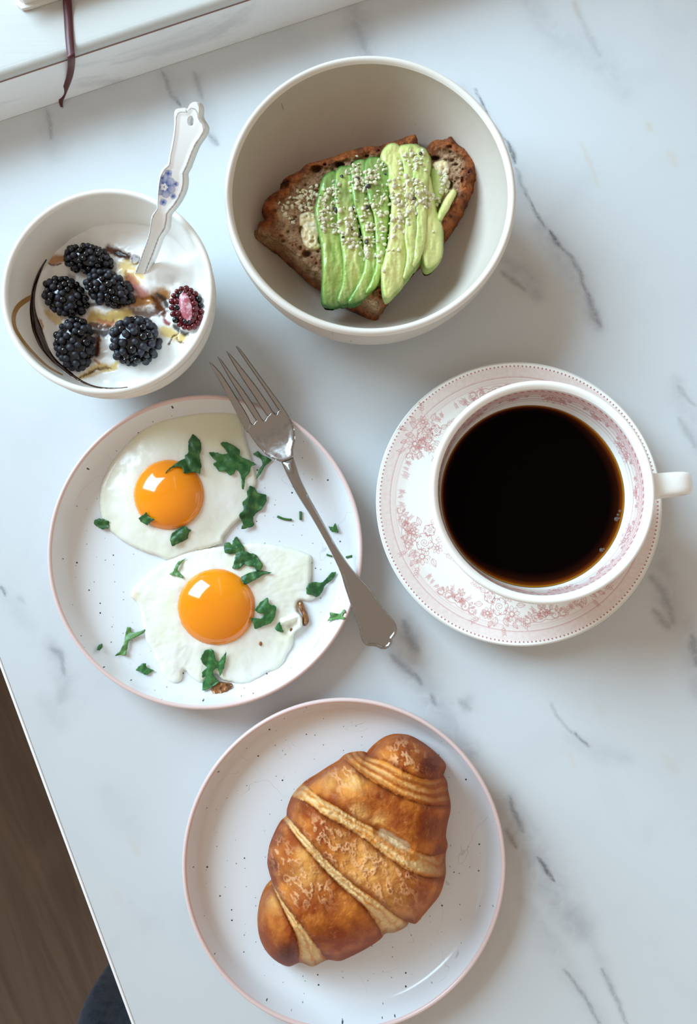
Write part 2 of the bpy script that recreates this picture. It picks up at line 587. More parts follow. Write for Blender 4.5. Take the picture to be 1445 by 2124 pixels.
HZ = [
    ([(1120, 470), (1190, 570), (1240, 680)], 16, .30), ([(1095, 5), (1150, 70), (1220, 110), (1290, 190)], 26, .16), ([(1050, 540), (1090, 575), (1115, 615)], 16, .30),
    ([(730, 20), (760, 110)], 24, .28), ([(100, 240), (115, 320)], 24, .16), ([(340, 160), (380, 215)], 20, .20), ([(410, 160), (440, 290)], 14, .18),  # last stroke paints the shading along the spoon
    ([(800, 1340), (870, 1410), (910, 1470), (980, 1560)], 22, .30), ([(845, 1290), (860, 1350)], 16, .35), ([(1050, 1660), (1110, 1790), (1170, 1880), (1210, 1930)], 30, .34),
    ([(1080, 1860), (1130, 1930), (1180, 2020), (1250, 2124)], 16, .16), ([(1200, 1900), (1270, 2050)], 12, .16), ([(1180, 1530), (1240, 1560), (1300, 1575)], 16, .14), ([(1370, 1150), (1395, 1290)], 22, .26),
    ([(105, 1335), (135, 1410), (125, 1450)], 16, .26), ([(90, 1450), (125, 1500)], 16, .12), ([(0, 1220), (60, 1300)], 14, .12), ([(970, 1450), (960, 1470)], 16, .22), ([(1400, 790), (1445, 930)], 16, .20), ([(1430, 1290), (1445, 1440)], 20, .22),
    ([(960, 180), (1040, 320), (1090, 420)], 14, .14), ([(590, 60), (660, 150)], 26, .08), ([(220, 1640), (290, 1730)], 26, .08),
]
ST = [([(1204, 295), (1220, 330), (1240, 385)], 3, .5), ([(1341, 255), (1352, 272)], 4, .6), ([(1387, 315), (1400, 340)], 7, .45), ([(1190, 5), (1200, 32)], 6, .4), ([(1235, 1460), (1250, 1480)], 6, .25),
      ([(1380, 1570), (1400, 1600)], 8, .3), ([(1180, 1560), (1190, 1590)], 5, .3), ([(270, 1740), (288, 1772)], 5, .25), ([(240, 1850), (250, 1875)], 6, .22), ([(1040, 590), (1080, 610)], 14, .16)]


def paint(px, strokes, seed):
    out = np.zeros(len(px))
    jx = px[:, 0] + 5 * fbm(px[:, 0], px[:, 1], 0, .045, 3, seed); jy = px[:, 1] + 5 * fbm(px[:, 0], px[:, 1], 0, .045, 3, seed + 5)
    q = np.stack([jx, jy], -1)
    for pts, w, s in strokes:
        pts = np.array(pts, float)
        lo, hi = pts.min(0) - 3.2 * w - 8, pts.max(0) + 3.2 * w + 8
        m = np.where(((q > lo) & (q < hi)).all(1))[0]
        if not len(m): continue
        line = spline(pts, max(6, 4 * len(pts)), False) if len(pts) > 2 else pts
        d, t = seg_dist(q[m], line)
        ww = w * (.45 + .75 * np.sin(np.pi * np.clip(.12 + .76 * t, 0, 1)))
        out[m] = np.maximum(out[m], s * np.exp(-(d / ww) ** 2))
    return out


corners = PP([(0, 0), (1445, 0), (0, 2124), (1445, 2124)])[:, :2]
_q = np.linalg.solve(np.stack([BX, AE], 1), (corners - ORG).T); cs, ct = _q[0], _q[1]
def lines(lo, hi, mx, step):
    a = np.arange(max(lo, 0), min(hi, mx), step)
    return np.unique(np.r_[0.0021, np.linspace(.0021, a[0], 4), a, np.linspace(a[-1], mx, 6)]) if a[0] > .0021 else np.unique(np.r_[.0021, a[a > .0022], np.linspace(a[-1], mx, 6)])
gs = lines(cs.min() - .01, cs.max() + .01, LS, .0011); gt = lines(.0, ct.max() + .01, LT, .0011)
gt[0] = 0.0
Sg, Tg = np.meshgrid(gs, gt, indexing='ij')
Vt = TB(Sg.ravel(), Tg.ravel(), 0.0)
pxt = proj(Vt)
HZ = [(p_, w_ * 1.25, s_ * 1.35) for p_, w_, s_ in HZ]
ST = [(p_, w_ * 1.3, s_ * .6) for p_, w_, s_ in ST]
at = {'vein_shade': paint(pxt, VE, 1), 'haze': paint(pxt, HZ, 2), 'stain': paint(pxt, ST, 3)}
top = mesh('tabletop', Vt, grid_faces(len(gs), len(gt)), m_table.m, table, attrs=at)
if top.data.polygons[0].normal.z < 0: top.data.flip_normals()
# core board under the laminate, white edge band, legs
cb = [(.0004, .0002), (LS, .0002), (LS, LT), (.0004, LT)]
V = np.vstack([TB(np.array([p[0] for p in cb]), np.array([p[1] for p in cb]), z) for z in (-.0275, -.0006)])
mesh('core_board', V, [(3, 2, 1, 0), (4, 5, 6, 7), (0, 1, 5, 4), (1, 2, 6, 5), (2, 3, 7, 6), (3, 0, 4, 7)], m_leg.m, table, smooth=False)
eb = [(.0019, -.0005), (.0017, .00012), (.0004, .0001), (.0, -.0005), (0, -.0278)]
E = np.vstack([TB(np.array([p[0] for p in eb]), np.full(5, t), np.array([p[1] for p in eb])) for t in (0, LT)])
mesh('edge_band', E, [(i, i + 1, i + 6, i + 5) for i in range(4)], m_edge.m, table, label='bright white table edge')
for s, t in ((.05, .05), (LS - .05, .05), (.05, LT - .05), (LS - .05, LT - .05)):
    V, F = box(TB(s, t, -.0275 - (T - .0275 - .011) / 2), .022, .022, (T - .0275 - .011) / 2, .003, rot=(BX, AX)); mesh('leg', V, F, m_leg.m, table, smooth=False)
# ================================================================ DISHES
def circ(l, r, t, b, z):
    uc, vc = (l + r) / 2, (t + b) / 2
    a, c, d, e = P(l, vc, z), P(r, vc, z), P(uc, t, z), P(uc, b, z)
    ctr = np.array([(a[0] + c[0]) / 2, (d[1] + e[1]) / 2, T])
    return ctr, (np.linalg.norm(a - c) + np.linalg.norm(d - e)) / 4


# ---- two speckled plates with pink rims
m_plate = Mat('speckled_glaze', lin(234, 238, 242), rough=.16, spec=.5)
def speckle(m, sc, rad, p, col):
    pos = m.scaled(sc)
    v = m.n.new('ShaderNodeTexVoronoi'); m.L(pos.outputs[0], v.inputs['Vector']); v.inputs['Scale'].default_value = 1
    v.voronoi_dimensions = '2D'
    sep = m.n.new('ShaderNodeSeparateColor'); m.L(v.outputs['Color'], sep.inputs[0])
    on = m.ramp(sep.outputs[0], p, p + .02)
    big = m.ramp(sep.outputs[1], 0, 1, rad * .45, rad)
    d = m.math('LESS_THAN', v.outputs['Distance'], big)
    m.mix(m.math('MULTIPLY', on, d), col)
speckle(m_plate, 150, 0.075, .88, lin(62, 70, 80))
speckle(m_plate, 190, .070, .80, lin(150, 156, 162))
for sc, w, lo in ((38, .0022, .52), (26, .0018, .55)):       # knife scratches in the glaze
    n1 = m_plate.noise(sc, 2, .4, .6)
    sm = m_plate.ramp(m_plate.math('ABSOLUTE', m_plate.math('SUBTRACT', n1, .5)), 0, w * 2.2, 1, 0)
    ms = m_plate.ramp(m_plate.noise(sc * .55, 2), lo, lo + .12)
    m_plate.mix(m_plate.math('MULTIPLY', m_plate.math('MULTIPLY', sm, ms), .42), lin(150, 152, 158))
m_rim = Mat('pink_glaze', lin(230, 206, 202), rough=.2, spec=.5)


def plate(ext, label, group, zr=.0185):
    c, Rr = circ(*ext, zr)
    t = thing('plate', label, 'plate', c, group)
    body = [(0, .0022), (.055, .0022), (.056, 0), (.059, 0), (.060, .0016), (Rr - .010, .0022), (Rr - .004, .0050), (Rr - .0012, .0105), (Rr - .0002, .0160)]
    rimp = [(Rr - .0002, .0160), (Rr, .0175), (Rr - .0003, .0188), (Rr - .0012, .0193), (Rr - .0021, .0189), (Rr - .0025, .0180)]
    inn = [(Rr - .0025, .0180), (Rr - .0036, .0140), (Rr - .0052, .0095), (Rr - .0075, .0066), (Rr - .0105, .0052), (Rr - .015, .0044), (Rr - .022, .0041), (Rr - .030, .0040)] + [(r, .0040) for r in (.045, .03, .015, .0005)]
    V, F = lathe(np.vstack([inn[::-1]]), c, 160); mesh('well', V, F, m_plate.m, t)
    V, F = lathe(rimp, c, 160); mesh('rim', V, F, m_rim.m, t, label='pale pink glazed rim')
    V, F = lathe(body, c, 160); mesh('underside', V, F, m_rim.m, t)
    return t, c, Rr


egg_plate, EPC, EPR = plate((95, 754.4, 820.8, 1470), 'pink-rimmed speckled plate carrying two fried eggs and parsley', None)
cr_plate, CPC, CPR = plate((377, 1048.5, 1447, 2144), 'pink-rimmed speckled plate carrying the croissant', None)
ZP = .0040

# ---- stoneware bowl with the avocado toast
m_stone = Mat('matte_stoneware', lin(200, 190, 178), rough=.42, spec=.4)
m_stone.mix(m_stone.ramp(m_stone.noise(60, 5, .6, 1.0), .45, .75, 0, .3), lin(190, 180, 170))
n1 = m_stone.noise(55, 2, .4, .8)
m_stone.mix(m_stone.math('MULTIPLY', m_stone.math('MULTIPLY', m_stone.ramp(m_stone.math('ABSOLUTE', m_stone.math('SUBTRACT', n1, .5)), 0, .006, 1, 0), m_stone.ramp(m_stone.noise(30, 2), .5, .62)), .35), lin(165, 155, 150))
speckle(m_stone, 110, .05, .88, lin(165, 150, 135))
m_stone.bump(m_stone.noise(70, 3), .08, .001)
ZB = .062
BC, BR = circ(465.4, 1068.5, 120.5, 701, .0580)
toast_bowl = thing('bowl', 'wide off-white stoneware bowl holding the avocado toast', 'bowl', BC)
outp = [(0, .003), (.034, .003), (.035, 0), (.038, 0), (.039, .003), (.050, .007), (.062, .017), (.070, .031), (BR - .0012, .045), (BR, .055), (BR - .0002, .0598)]
lipp = [(BR - .0002, .0598), (BR - .0010, .0613), (BR - .0022, .0618), (BR - .0034, .0612), (BR - .0043, .0598)]
inp = [(BR - .0043, .0598), (BR - .0046, .054), (BR - .0062, .045), (BR - .0095, .035), (BR - .0155, .0245), (BR - .0235, .0160), (BR - .034, .0105), (BR - .045, .0082), (.02, .0078), (.0005, .0078)]
def fine(p, n):
    return spline(np.asarray(p, float), n, False)
V, F = lathe(np.vstack([inp[0:1], fine(inp, 60)[1:]])[::-1], BC, 160); mesh('inside', V, F, m_stone.m, toast_bowl)
m_lip = Mat('worn_rim_glaze', lin(226, 220, 211), rough=.35, spec=.45)
V, F = lathe(fine(lipp, 12), BC, 160); mesh('rim', V, F, m_lip.m, toast_bowl, label='paler worn rim')
V, F = lathe(np.vstack([outp[:5], fine(outp[4:], 30)[1:]]), BC, 160); mesh('outside', V, F, m_stone.m, toast_bowl)
BOWL_IN = fine(inp, 80)
def bowl_in_z(r):
    p = BOWL_IN[::-1]; return np.interp(r, p[:, 0], p[:, 1])

# ---- white yogurt bowl with fine rings outside
m_white = Mat('white_porcelain', lin(240, 238, 232), rough=.14, spec=.5)
ZY = .058
YC, YR = circ(0.5, 445, 392, 819, .0570)
yog_bowl = thing('bowl', 'small white porcelain bowl of yogurt and blackberries with a spoon', 'bowl', YC)
prof = fine([(.030, .003), (.040, .012), (.047, .026), (.0525, .042), (YR - .0008, .052), (YR, .0565)], 120)
prof[:, 0] += np.where((prof[:, 1] > .010) & (prof[:, 1] < .050), .00028 * np.sin(prof[:, 1] / .0016 * 2 * np.pi), 0)
V, F = lathe(np.vstack([[(0, .002), (.026, .002), (.0265, 0), (.0285, 0), (.029, .003)], prof]), YC, 144); mesh('outside', V, F, m_white.m, yog_bowl)
V, F = lathe(fine([(YR, .0565), (YR - .0006, .0578), (YR - .0018, .0583), (YR - .0030, .0578), (YR - .0036, .0565)], 12), YC, 144); mesh('rim', V, F, m_white.m, yog_bowl)
YIN = fine([(YR - .0036, .0565), (YR - .0042, .050), (YR - .0065, .040), (YR - .0115, .027), (YR - .020, .015), (YR - .032, .008), (.01, .006), (.0005, .006)], 60)
V, F = lathe(YIN[::-1], YC, 144); mesh('inside', V, F, m_white.m, yog_bowl)
def yog_in_r(z): return np.interp(z, YIN[::-1][:, 1], YIN[::-1][:, 0])
# ================================================================ CUP, SAUCER, COFFEE
class Ink:
    """thin line drawing on a raster, in millimetres"""
    def __init__(self, w, h, res=.14):
        self.w, self.h, self.res = w, h, res
        self.a = np.zeros((int(h / res) + 4, int(w / res) + 4))
    def dots(self, pts, rad, val=1.0):
        p = np.atleast_2d(np.asarray(pts, float)) / self.res
        n = int(math.ceil(rad / self.res)) + 1
        ix = np.round(p).astype(int)
        for dx in range(-n, n + 1):
            for dy in range(-n, n + 1):
                q = ix + (dx, dy)
                d = np.linalg.norm(q - p, axis=1) * self.res
                c = np.clip((rad - d) / self.res + .5, 0, 1) * val
                m = (q[:, 0] >= 0) & (q[:, 1] >= 0) & (q[:, 0] < self.a.shape[1]) & (q[:, 1] < self.a.shape[0]) & (c > 0)
                np.maximum.at(self.a, (q[m, 1], q[m, 0]), c[m])
    def line(self, pts, wd=.13, val=1.0, smooth=True):
        pts = np.asarray(pts, float)
        L = np.linalg.norm(np.diff(pts, axis=0), axis=1).sum()
        n = max(3, int(L / .09))
        q = spline(pts, n, False) if smooth and len(pts) > 2 else resample(pts, n)
        self.dots(q, wd, val)
    def sample(self, x, y):
        fx = np.clip(np.asarray(x) / self.res, 0, self.a.shape[1] - 2); fy = np.clip(np.asarray(y) / self.res, 0, self.a.shape[0] - 2)
        i, j = fx.astype(int), fy.astype(int); u, v = fx - i, fy - j
        A = self.a
        return A[j, i] * (1 - u) * (1 - v) + A[j, i + 1] * u * (1 - v) + A[j + 1, i] * (1 - u) * v + A[j + 1, i + 1] * u * v


class Pen:
    """draws motifs in a local frame onto an Ink raster through a mapping function"""
    def __init__(self, ink, fn, rnd): self.i, self.f, self.r = ink, fn, rnd
    def line(self, pts, wd=.13, val=1.0): self.i.line(self.f(spline(np.asarray(pts, float), 24, False) if len(pts) > 2 else resample(np.asarray(pts, float), 8)), wd, val, False)
    def circle(self, c, r, wd=.12, val=1.0, a0=0, a1=2 * np.pi):
        a = np.linspace(a0, a1, 22); self.i.line(self.f(np.c_[c[0] + r * np.cos(a), c[1] + r * np.sin(a)]), wd, val, False)
    def petal(self, c, ang, l, w, wd=.12, val=.9, hatch=2):
        d = np.array([math.cos(ang), math.sin(ang)]); n = np.array([-d[1], d[0]]); c = np.asarray(c, float)
        o = [c, c + d * l * .35 + n * w * .9, c + d * l * .8 + n * w * .7, c + d * l, c + d * l * .8 - n * w * .7, c + d * l * .35 - n * w * .9, c]
        self.line(o, wd, val)
        for k in range(hatch):
            s = (k + 1) / (hatch + 1) * 2 - 1
            self.line([c + d * l * .1, c + d * l * .45 + n * w * s * .5, c + d * l * .75 + n * w * s * .6], .08, val * .7)
    def leaf(self, c, ang, l, val=.9, fillv=.55):
        d = np.array([math.cos(ang), math.sin(ang)]); n = np.array([-d[1], d[0]]); c = np.asarray(c, float)
        w = l * .28
        for s in (-1, 1): self.line([c, c + d * l * .4 + n * w * s, c + d * l], .12, val)
        self.line([c, c + d * l], .09, val)
        for k in range(4):
            t = .2 + .18 * k
            for s in (-1, 1): self.line([c + d * l * t, c + d * l * (t + .15) + n * w * s * .8], .07, fillv)
    def sprig(self, c, ang, l, val=.85):
        d = np.array([math.cos(ang), math.sin(ang)]); n = np.array([-d[1], d[0]]); c = np.asarray(c, float)
        self.line([c, c + d * l * .5 + n * l * .08, c + d * l], .1, val)
        for k in range(4):
            t = .3 + .22 * k
            for s in (-1, 1):
                b = c + d * l * t; e = b + l * .3 * np.array([math.cos(ang + s * .8), math.sin(ang + s * .8)])
                self.line([b, (b + e) / 2 + n * s * l * .05, e], .13, val)
    def daisy(self, c, r, n=8, val=.9):
        a0 = self.r.uniform(0, 6)
        for k in range(n): self.petal(np.asarray(c) + r * .3 * np.array([math.cos(a0 + k * 2 * math.pi / n), math.sin(a0 + k * 2 * math.pi / n)]), a0 + k * 2 * math.pi / n, r * .75, r * .24, .11, val, 1)
        self.circle(c, r * .28, .16, val)
        for k in range(8): self.i.dots(self.f(np.asarray(c)[None] + r * .33 * np.array([[math.cos(k * .785), math.sin(k * .785)]])), .16, val)
    def rose(self, c, r, val=.95):
        c = np.asarray(c, float); ph = self.r.uniform(0, 6)
        t = np.linspace(0, 1, 60); a = ph + t * 13; rr = r * .46 * t
        self.line(np.c_[c[0] + rr * np.cos(a), c[1] + rr * np.sin(a)], .13, val)
        for k in range(6):
            a = ph + k * 1.047
            q = []
            for u in np.linspace(-.75, .75, 7):
                ra = r * (.62 + .34 * math.cos(u * 1.9) + .05 * math.sin(9 * u))
                q.append(c + ra * np.array([math.cos(a + u), math.sin(a + u)]))
            self.line(q, .15, val)
            for u in (-.3, 0, .3): self.line([c + r * .55 * np.array([math.cos(a + u), math.sin(a + u)]), c + r * .8 * np.array([math.cos(a + u * 1.1), math.sin(a + u * 1.1)])], .09, val * .6)
    def scroll(self, c, r, ang, val=.9, turn=1):
        t = np.linspace(0, 1, 40); a = ang + turn * t * 7.2; rr = r * (1 - .8 * t)
        q = np.c_[c[0] + rr * np.cos(a), c[1] + rr * np.sin(a)]
        self.line(q, .14, val)
        self.line(np.c_[c[0] + (rr + .45) * np.cos(a), c[1] + (rr + .45) * np.sin(a)][:26], .1, val * .8)


RED = lin(206, 126, 120)
INKC = lin(190, 92, 88)
CREAM = lin(250, 249, 244)
m_print = Mat('transfer_print', CREAM, rough=.14, spec=.5, attr='print')
m_cream = Mat('cream_glaze', CREAM, rough=.14, spec=.5)

ZSR = .0175
SCt, SR = circ(780, 1372.6, 750, 1341.6, ZSR)
saucer = thing('saucer', 'white saucer with pink floral transfer print and dotted rim under the coffee cup', 'saucer', SCt)
SMM = SR * 1000
ink = Ink(2 * SMM + 4, 2 * SMM + 4)
rr_ = random.Random(5)
def polar(r, a): return np.stack([SMM + 2 + r * np.cos(a), SMM + 2 + r * np.sin(a)], -1)
nd = 214
aa = np.linspace(0, 2 * np.pi, nd, endpoint=False)
ink.dots(polar(np.full(nd, SMM - 2.3), aa), .40, .95)
a4 = np.linspace(0, 2 * np.pi, 6000)
ink.line(polar(np.full(6000, SMM - 8.0), a4), .13, .75, False)
nb = 520; ab = np.linspace(0, 2 * np.pi, nb, endpoint=False)
ink.dots(polar(np.full(nb, SMM - 7.55), ab), .2, .5)
for dr, v in ((9.2, .22), (9.9, .22), (10.8, .6), (11.3, .35)): ink.line(polar(np.full(6000, SMM - dr), a4), .10, v, False)


def frame_at(r0, a0):
    """local (along the rim, towards the centre) millimetres -> raster"""
    def f(q):
        q = np.atleast_2d(q); r = r0 - q[:, 1]
        return polar(r, a0 + q[:, 0] / r0)
    return f


NC = 8
for k in range(NC):
    a0 = 2 * math.pi * k / NC + .22
    p = Pen(ink, frame_at(SMM - 11.3, a0), rr_)
    # cartouche of scrolls with a small bouquet hanging from it
    for s in (-1, 1):
        p.scroll((s * 10.5, 1.8), 2.2, 1.57, .85, s)
        p.scroll((s * 5.6, 2.6), 2.3, .3, .8, -s)
        p.line([(s * 12.5, .3), (s * 8, 1.0), (s * 3, .6), (0, 1.6)], .13, .8)
        p.line([(s * 8.3, 2.6), (s * 7, 5.2), (s * 4.2, 5.6), (s * 3.2, 3.6)], .13, .8)
        p.leaf((s * 7.6, 4.2), 1.57 - s * .5, 3.0); p.leaf((s * 9.4, 3.4), 1.57 - s * .9, 2.4)
        p.sprig((s * 3.6, 5.0), 1.57 - s * .7, 4.6)
        p.daisy((s * 2.9, 4.6), 1.7, 6)
        for e in range(5): p.sprig((s * (13.0 + 2.2 * e), .6 + .4 * (e % 2)), 1.57 + rr_.uniform(-.7, .7), 2.8 + rr_.uniform(0, 1.4), .7)
    p.rose((0, 5.0), 2.6); p.leaf((-1.2, 7.2), 1.9, 2.8); p.leaf((1.2, 7.2), 1.2, 2.8); p.leaf((0, 7.6), 1.57, 3.4)
    for e in range(14): p.leaf((rr_.uniform(-7, 7), rr_.uniform(1.5, 6)), rr_.uniform(0, 3.1), rr_.uniform(1.2, 2.2), .7)


def bouquet(u, v, sc=1.0, rot=0.0):
    c = P(u, v, .010)
    lx, ly = (c[0] - SCt[0]) * 1000, (c[1] - SCt[1]) * 1000
    ca, sa = math.cos(rot), math.sin(rot)
    f = lambda q: np.stack([SMM + 2 + lx + sc * (np.atleast_2d(q)[:, 0] * ca - np.atleast_2d(q)[:, 1] * sa), SMM + 2 + ly + sc * (np.atleast_2d(q)[:, 0] * sa + np.atleast_2d(q)[:, 1] * ca)], -1)
    p = Pen(ink, f, rr_)
    p.rose((0, 0), 5.2); p.daisy((-7.2, 3.2), 4.4, 9); p.daisy((6.4, 4.6), 3.2, 8)
    p.rose((5.8, -4.4), 3.4); p.daisy((-4.6, -6.2), 3.0, 7)
    for x, y, a, l in ((-3, 6, 2.1, 5), (1.5, 6, 1.4, 5.5), (9.5, 0, .1, 5), (-9.5, -2, 3.3, 5), (0, -6.5, 4.6, 5), (8.5, -6.5, 5.6, 4.5), (-8, 8, 2.4, 4), (4, 8.5, 1.2, 4)): p.leaf((x, y), a, l)
    for x, y, a, l in ((-11, 6, 2.6, 6), (10, 7, .6, 6), (11, -8, 5.7, 6), (-8, -9, 4.0, 6), (3, -9.5, 4.9, 5), (-2.5, 10, 1.8, 5)): p.sprig((x, y), a, l)
    for _ in range(46):
        x, y = rr_.uniform(-13, 13), rr_.uniform(-10, 10)
        if x * x / 170 + y * y / 100 < 1: p.line([(x, y), (x + rr_.uniform(-1, 1), y + rr_.uniform(-1, 1))], .1, .6)
bouquet(880, 905, .95, 1.1); bouquet(880, 1125, 1.02, 1.8); bouquet(1035, 1258, .98, 3.0)
bouquet(1200, 1215, .9, 3.6); bouquet(1020, 850, .85, .3)

prof_top = fine([(.0005, .0035), (.012, .0035), (.023, .0036), (.0245, .0046), (.026, .0046), (.030, .0044), (.044, .0065), (.058, .0105), (.070, .0147), (SR - .0018, .0172), (SR - .0006, .0175)], 700)
keep = prof_top[:, 0] > .034
rows = np.vstack([prof_top[~keep][::12], prof_top[keep][::2]])
NA = 1800
th = np.linspace(0, 2 * np.pi, NA, endpoint=False)
V = np.stack([SCt[0] + rows[:, 0][:, None] * np.cos(th), SCt[1] + rows[:, 0][:, None] * np.sin(th), SCt[2] + np.repeat(rows[:, 1][:, None], NA, 1)], -1).reshape(-1, 3)
Rm = np.repeat(rows[:, 0][:, None], NA, 1).ravel() * 1000
X = (V[:, 0] - SCt[0]) * 1000 + SMM + 2; Y = (V[:, 1] - SCt[1]) * 1000 + SMM + 2
k_ = ink.sample(X, Y)
wash = .30 * sstep(SMM - 2.0, SMM - 3.2, Rm) * sstep(SMM - 8.2, SMM - 7.8, Rm) * (.9 + .5 * fbm(X, Y, 0, .5, 3, 3)) + .20 * sstep(SMM - 8.0, SMM - 8.3, Rm) * sstep(SMM - 11.2, SMM - 10.8, Rm) + .12 * sstep(SMM - 11, SMM - 11.4, Rm) * sstep(SMM - 18, SMM - 14, Rm)
col = mixc(CREAM, RED, np.clip(wash, 0, 1))
col = mixc(col, np.array(INKC), np.clip(k_ * 1.0, 0, 1))
ddot = sstep(SMM - 2.9, SMM - 2.7, Rm) * k_
col = mixc(col, np.array(lin(178, 96, 100)), np.clip(ddot, 0, 1))
mesh('printed_top', V, grid_faces(len(rows), NA, cv=True), m_print.m, saucer, attrs={'print': col}, label='pink floral print')
V, F = lathe([(SR - .0006, .0175), (SR - .0001, .0172), (SR, .0166), (SR - .001, .0156), (.068, .0115), (.052, .0058), (.040, .0022), (.033, .0018), (.0325, 0), (.030, 0), (.0295, .0018), (0, .0018)][::-1], SCt, 160)
mesh('underside', V, F, m_cream.m, saucer)

# ---- cup
ZCR = .070
CC, CR = circ(888, 1358.4, 790.7, 1253, ZCR - .0015)
CB = np.array([SCt[0] * .5 + CC[0] * .5, SCt[1] * .5 + CC[1] * .5, T])
CC = np.array([CC[0], CC[1], T])
cup = thing('coffee_cup', 'wide white cup with pink print inside, full of black coffee', 'cup', (CC[0], CC[1], T + .0040))
outp = fine([(.0005, .0058), (.020, .0056), (.0205, .0041), (.0235, .0041), (.024, .0070), (.030, .0110), (.039, .022), (.0465, .040), (CR - .0030, .056), (CR - .0012, .0640), (CR, .0685)], 60)
lip = fine([(CR, .0685), (CR - .0004, .0698), (CR - .0016, .0705), (CR - .0030, .0700), (CR - .0042, .0688)], 12)
cin = fine([(CR - .0042, .0688), (CR - .0052, .0640), (CR - .0066, .056), (CR - .0083, .0486), (.0420, .036), (.034, .023), (.026, .0145), (.016, .0105), (.0005, .0098)], 420)
V, F = lathe(outp, CC, 144); mesh('outside', V, F, m_cream.m, cup)
V, F = lathe(lip, CC, 144); mesh('rim', V, F, m_cream.m, cup)
# inside, printed: unrolled raster (arc length, depth below the lip)
cl = np.r_[0, np.cumsum(np.linalg.norm(np.diff(cin, axis=0), axis=1))] * 1000
CMM = (CR - .006) * 1000; CIR = 2 * math.pi * CMM
ci = Ink(CIR, 30, .14)
n2 = 92
for k in range(n2): ci.line([(CIR * k / n2 + .6, 2.3 + .25), (CIR * k / n2 + 1.9, 2.3 - .15)], .42, .8, False)
for d, v in ((3.6, .6), (4.0, .4), (6.0, .6)): ci.line([(0, d), (CIR, d)], .13, v, False)
for k in range(180): ci.line([(CIR * k / 180, 4.2), (CIR * (k + .5) / 180, 5.8)], .1, .4, False)
for k in range(14):
    x0 = CIR * (k + .02) / 14
    f = lambda q, x0=x0: np.stack([(x0 + np.atleast_2d(q)[:, 0]) % CIR, 6.0 + np.atleast_2d(q)[:, 1]], -1)
    p = Pen(ci, f, rr_)
    for s in (-1, 1):
        p.scroll((s * 3.4, 1.6), 1.5, 1.57, .8, s); p.leaf((s * 5.6, .6), 1.57 - s * .6, 3.0); p.sprig((s * 7.6, .3), 1.57 + s * .3, 3.2, .75)
        p.line([(s * 9, .4), (s * 6, 1.4), (s * 2, .6)], .13, .8)
    if k % 2 == 0:
        p.rose((0, 3.2), 2.4); p.leaf((-1.6, 5), 2.2, 3.4); p.leaf((1.6, 5), .9, 3.4); p.leaf((0, 5.4), 1.57, 3.6); p.sprig((-4, 3.4), 2.0, 4); p.sprig((4, 3.4), 1.1, 4)
        p.daisy((-3.6, 4.2), 1.8, 7); p.daisy((3.6, 4.2), 1.8, 7)
    else:
        for a in (.5, 1.1, 1.57, 2.0, 2.6): p.leaf((0, 2), a, 3.6, .9, .8)
sel = np.r_[np.arange(0, 210, 1), np.arange(210, len(cin), 8), len(cin) - 1]
sel = np.unique(sel)
rows = cin[sel]; NA = 1400
th = np.linspace(0, 2 * np.pi, NA, endpoint=False)
V = np.stack([CC[0] + rows[:, 0][:, None] * np.cos(th), CC[1] + rows[:, 0][:, None] * np.sin(th), T + np.repeat(rows[:, 1][:, None], NA, 1)], -1).reshape(-1, 3)
D_ = np.repeat(cl[sel][:, None], NA, 1).ravel(); A_ = np.tile((th + np.pi) % (2 * np.pi), len(rows)) / (2 * np.pi) * CIR
k_ = np.where(D_ < 28, ci.sample(A_, np.minimum(D_, 29)), 0)
wash = .46 * sstep(1.1, 1.5, D_) * sstep(6.8, 5.8, D_) + .12 * sstep(6, 6.4, D_) * sstep(11, 8, D_)
col = mixc(CREAM, np.array(RED), np.clip(wash, 0, 1)); col = mixc(col, np.array(INKC), np.clip(k_ * 1.0, 0, 1))
mesh('printed_inside', V, grid_faces(len(rows), NA, cv=True), m_print.m, cup, attrs={'print': col}, label='pink floral band inside')
# handle: flat strap loop
ha = math.atan2(*(P(1434, 1000, .06) - CC)[[1, 0]])
hd = np.array([math.cos(ha), math.sin(ha), 0]); hn = np.array([-hd[1], hd[0], 0])
hp = spline([(CR - .0065, .0500), (CR + .004, .0572), (CR + .0150, .0595), (CR + .0215, .0550), (CR + .0215, .0440), (CR + .0125, .0330), (CR - .002, .0270), (CR - .0100, .0245)], 40, False)
V = []
for i in range(40):
    t = hp[min(i + 1, 39)] - hp[max(i - 1, 0)]; t /= np.linalg.norm(t); nn = np.array([-t[1], t[0]])
    hw = .0061 - .0014 * (i / 39); ht = .0029
    for k in range(16):
        w = 2 * math.pi * (k + .5) / 16
        cx, cy = math.cos(w), math.sin(w)
        sx = math.copysign(abs(cx) ** .55, cx) * hw; sy = math.copysign(abs(cy) ** .7, cy) * ht
        q = hp[i] + nn * sy
        V.append(CC + hd * q[0] + np.array([0, 0, q[1]]) + hn * sx)
mesh('handle', V, grid_faces(40, 16, cv=True), m_cream.m, cup, label='white strap handle')

# ---- coffee
ZCF = .0495
CFR = float(np.interp(-ZCF, -cin[:, 1], cin[:, 0])) - .00015
coffee = tag(bpy.data.objects.new('coffee', None), 'black coffee filling the printed cup, amber at its edge', 'coffee')
coffee.location = (CC[0], CC[1], T + ZCF); COL.objects.link(coffee)
m_cof = Mat('black_coffee', lin(6, 3, 2), rough=.03, spec=.02, attr='depth')
rr2 = np.r_[np.linspace(.0003, CFR - .009, 14), np.linspace(CFR - .0085, CFR, 46)]
th = np.linspace(0, 2 * np.pi, 240, endpoint=False)
zz = ZCF + .0005 * np.exp(-(CFR - rr2) / .0009)
V = np.stack([CC[0] + rr2[:, None] * np.cos(th), CC[1] + rr2[:, None] * np.sin(th), T + np.repeat(zz[:, None], 240, 1)], -1).reshape(-1, 3)
de = np.repeat((CFR - rr2)[:, None], 240, 1)
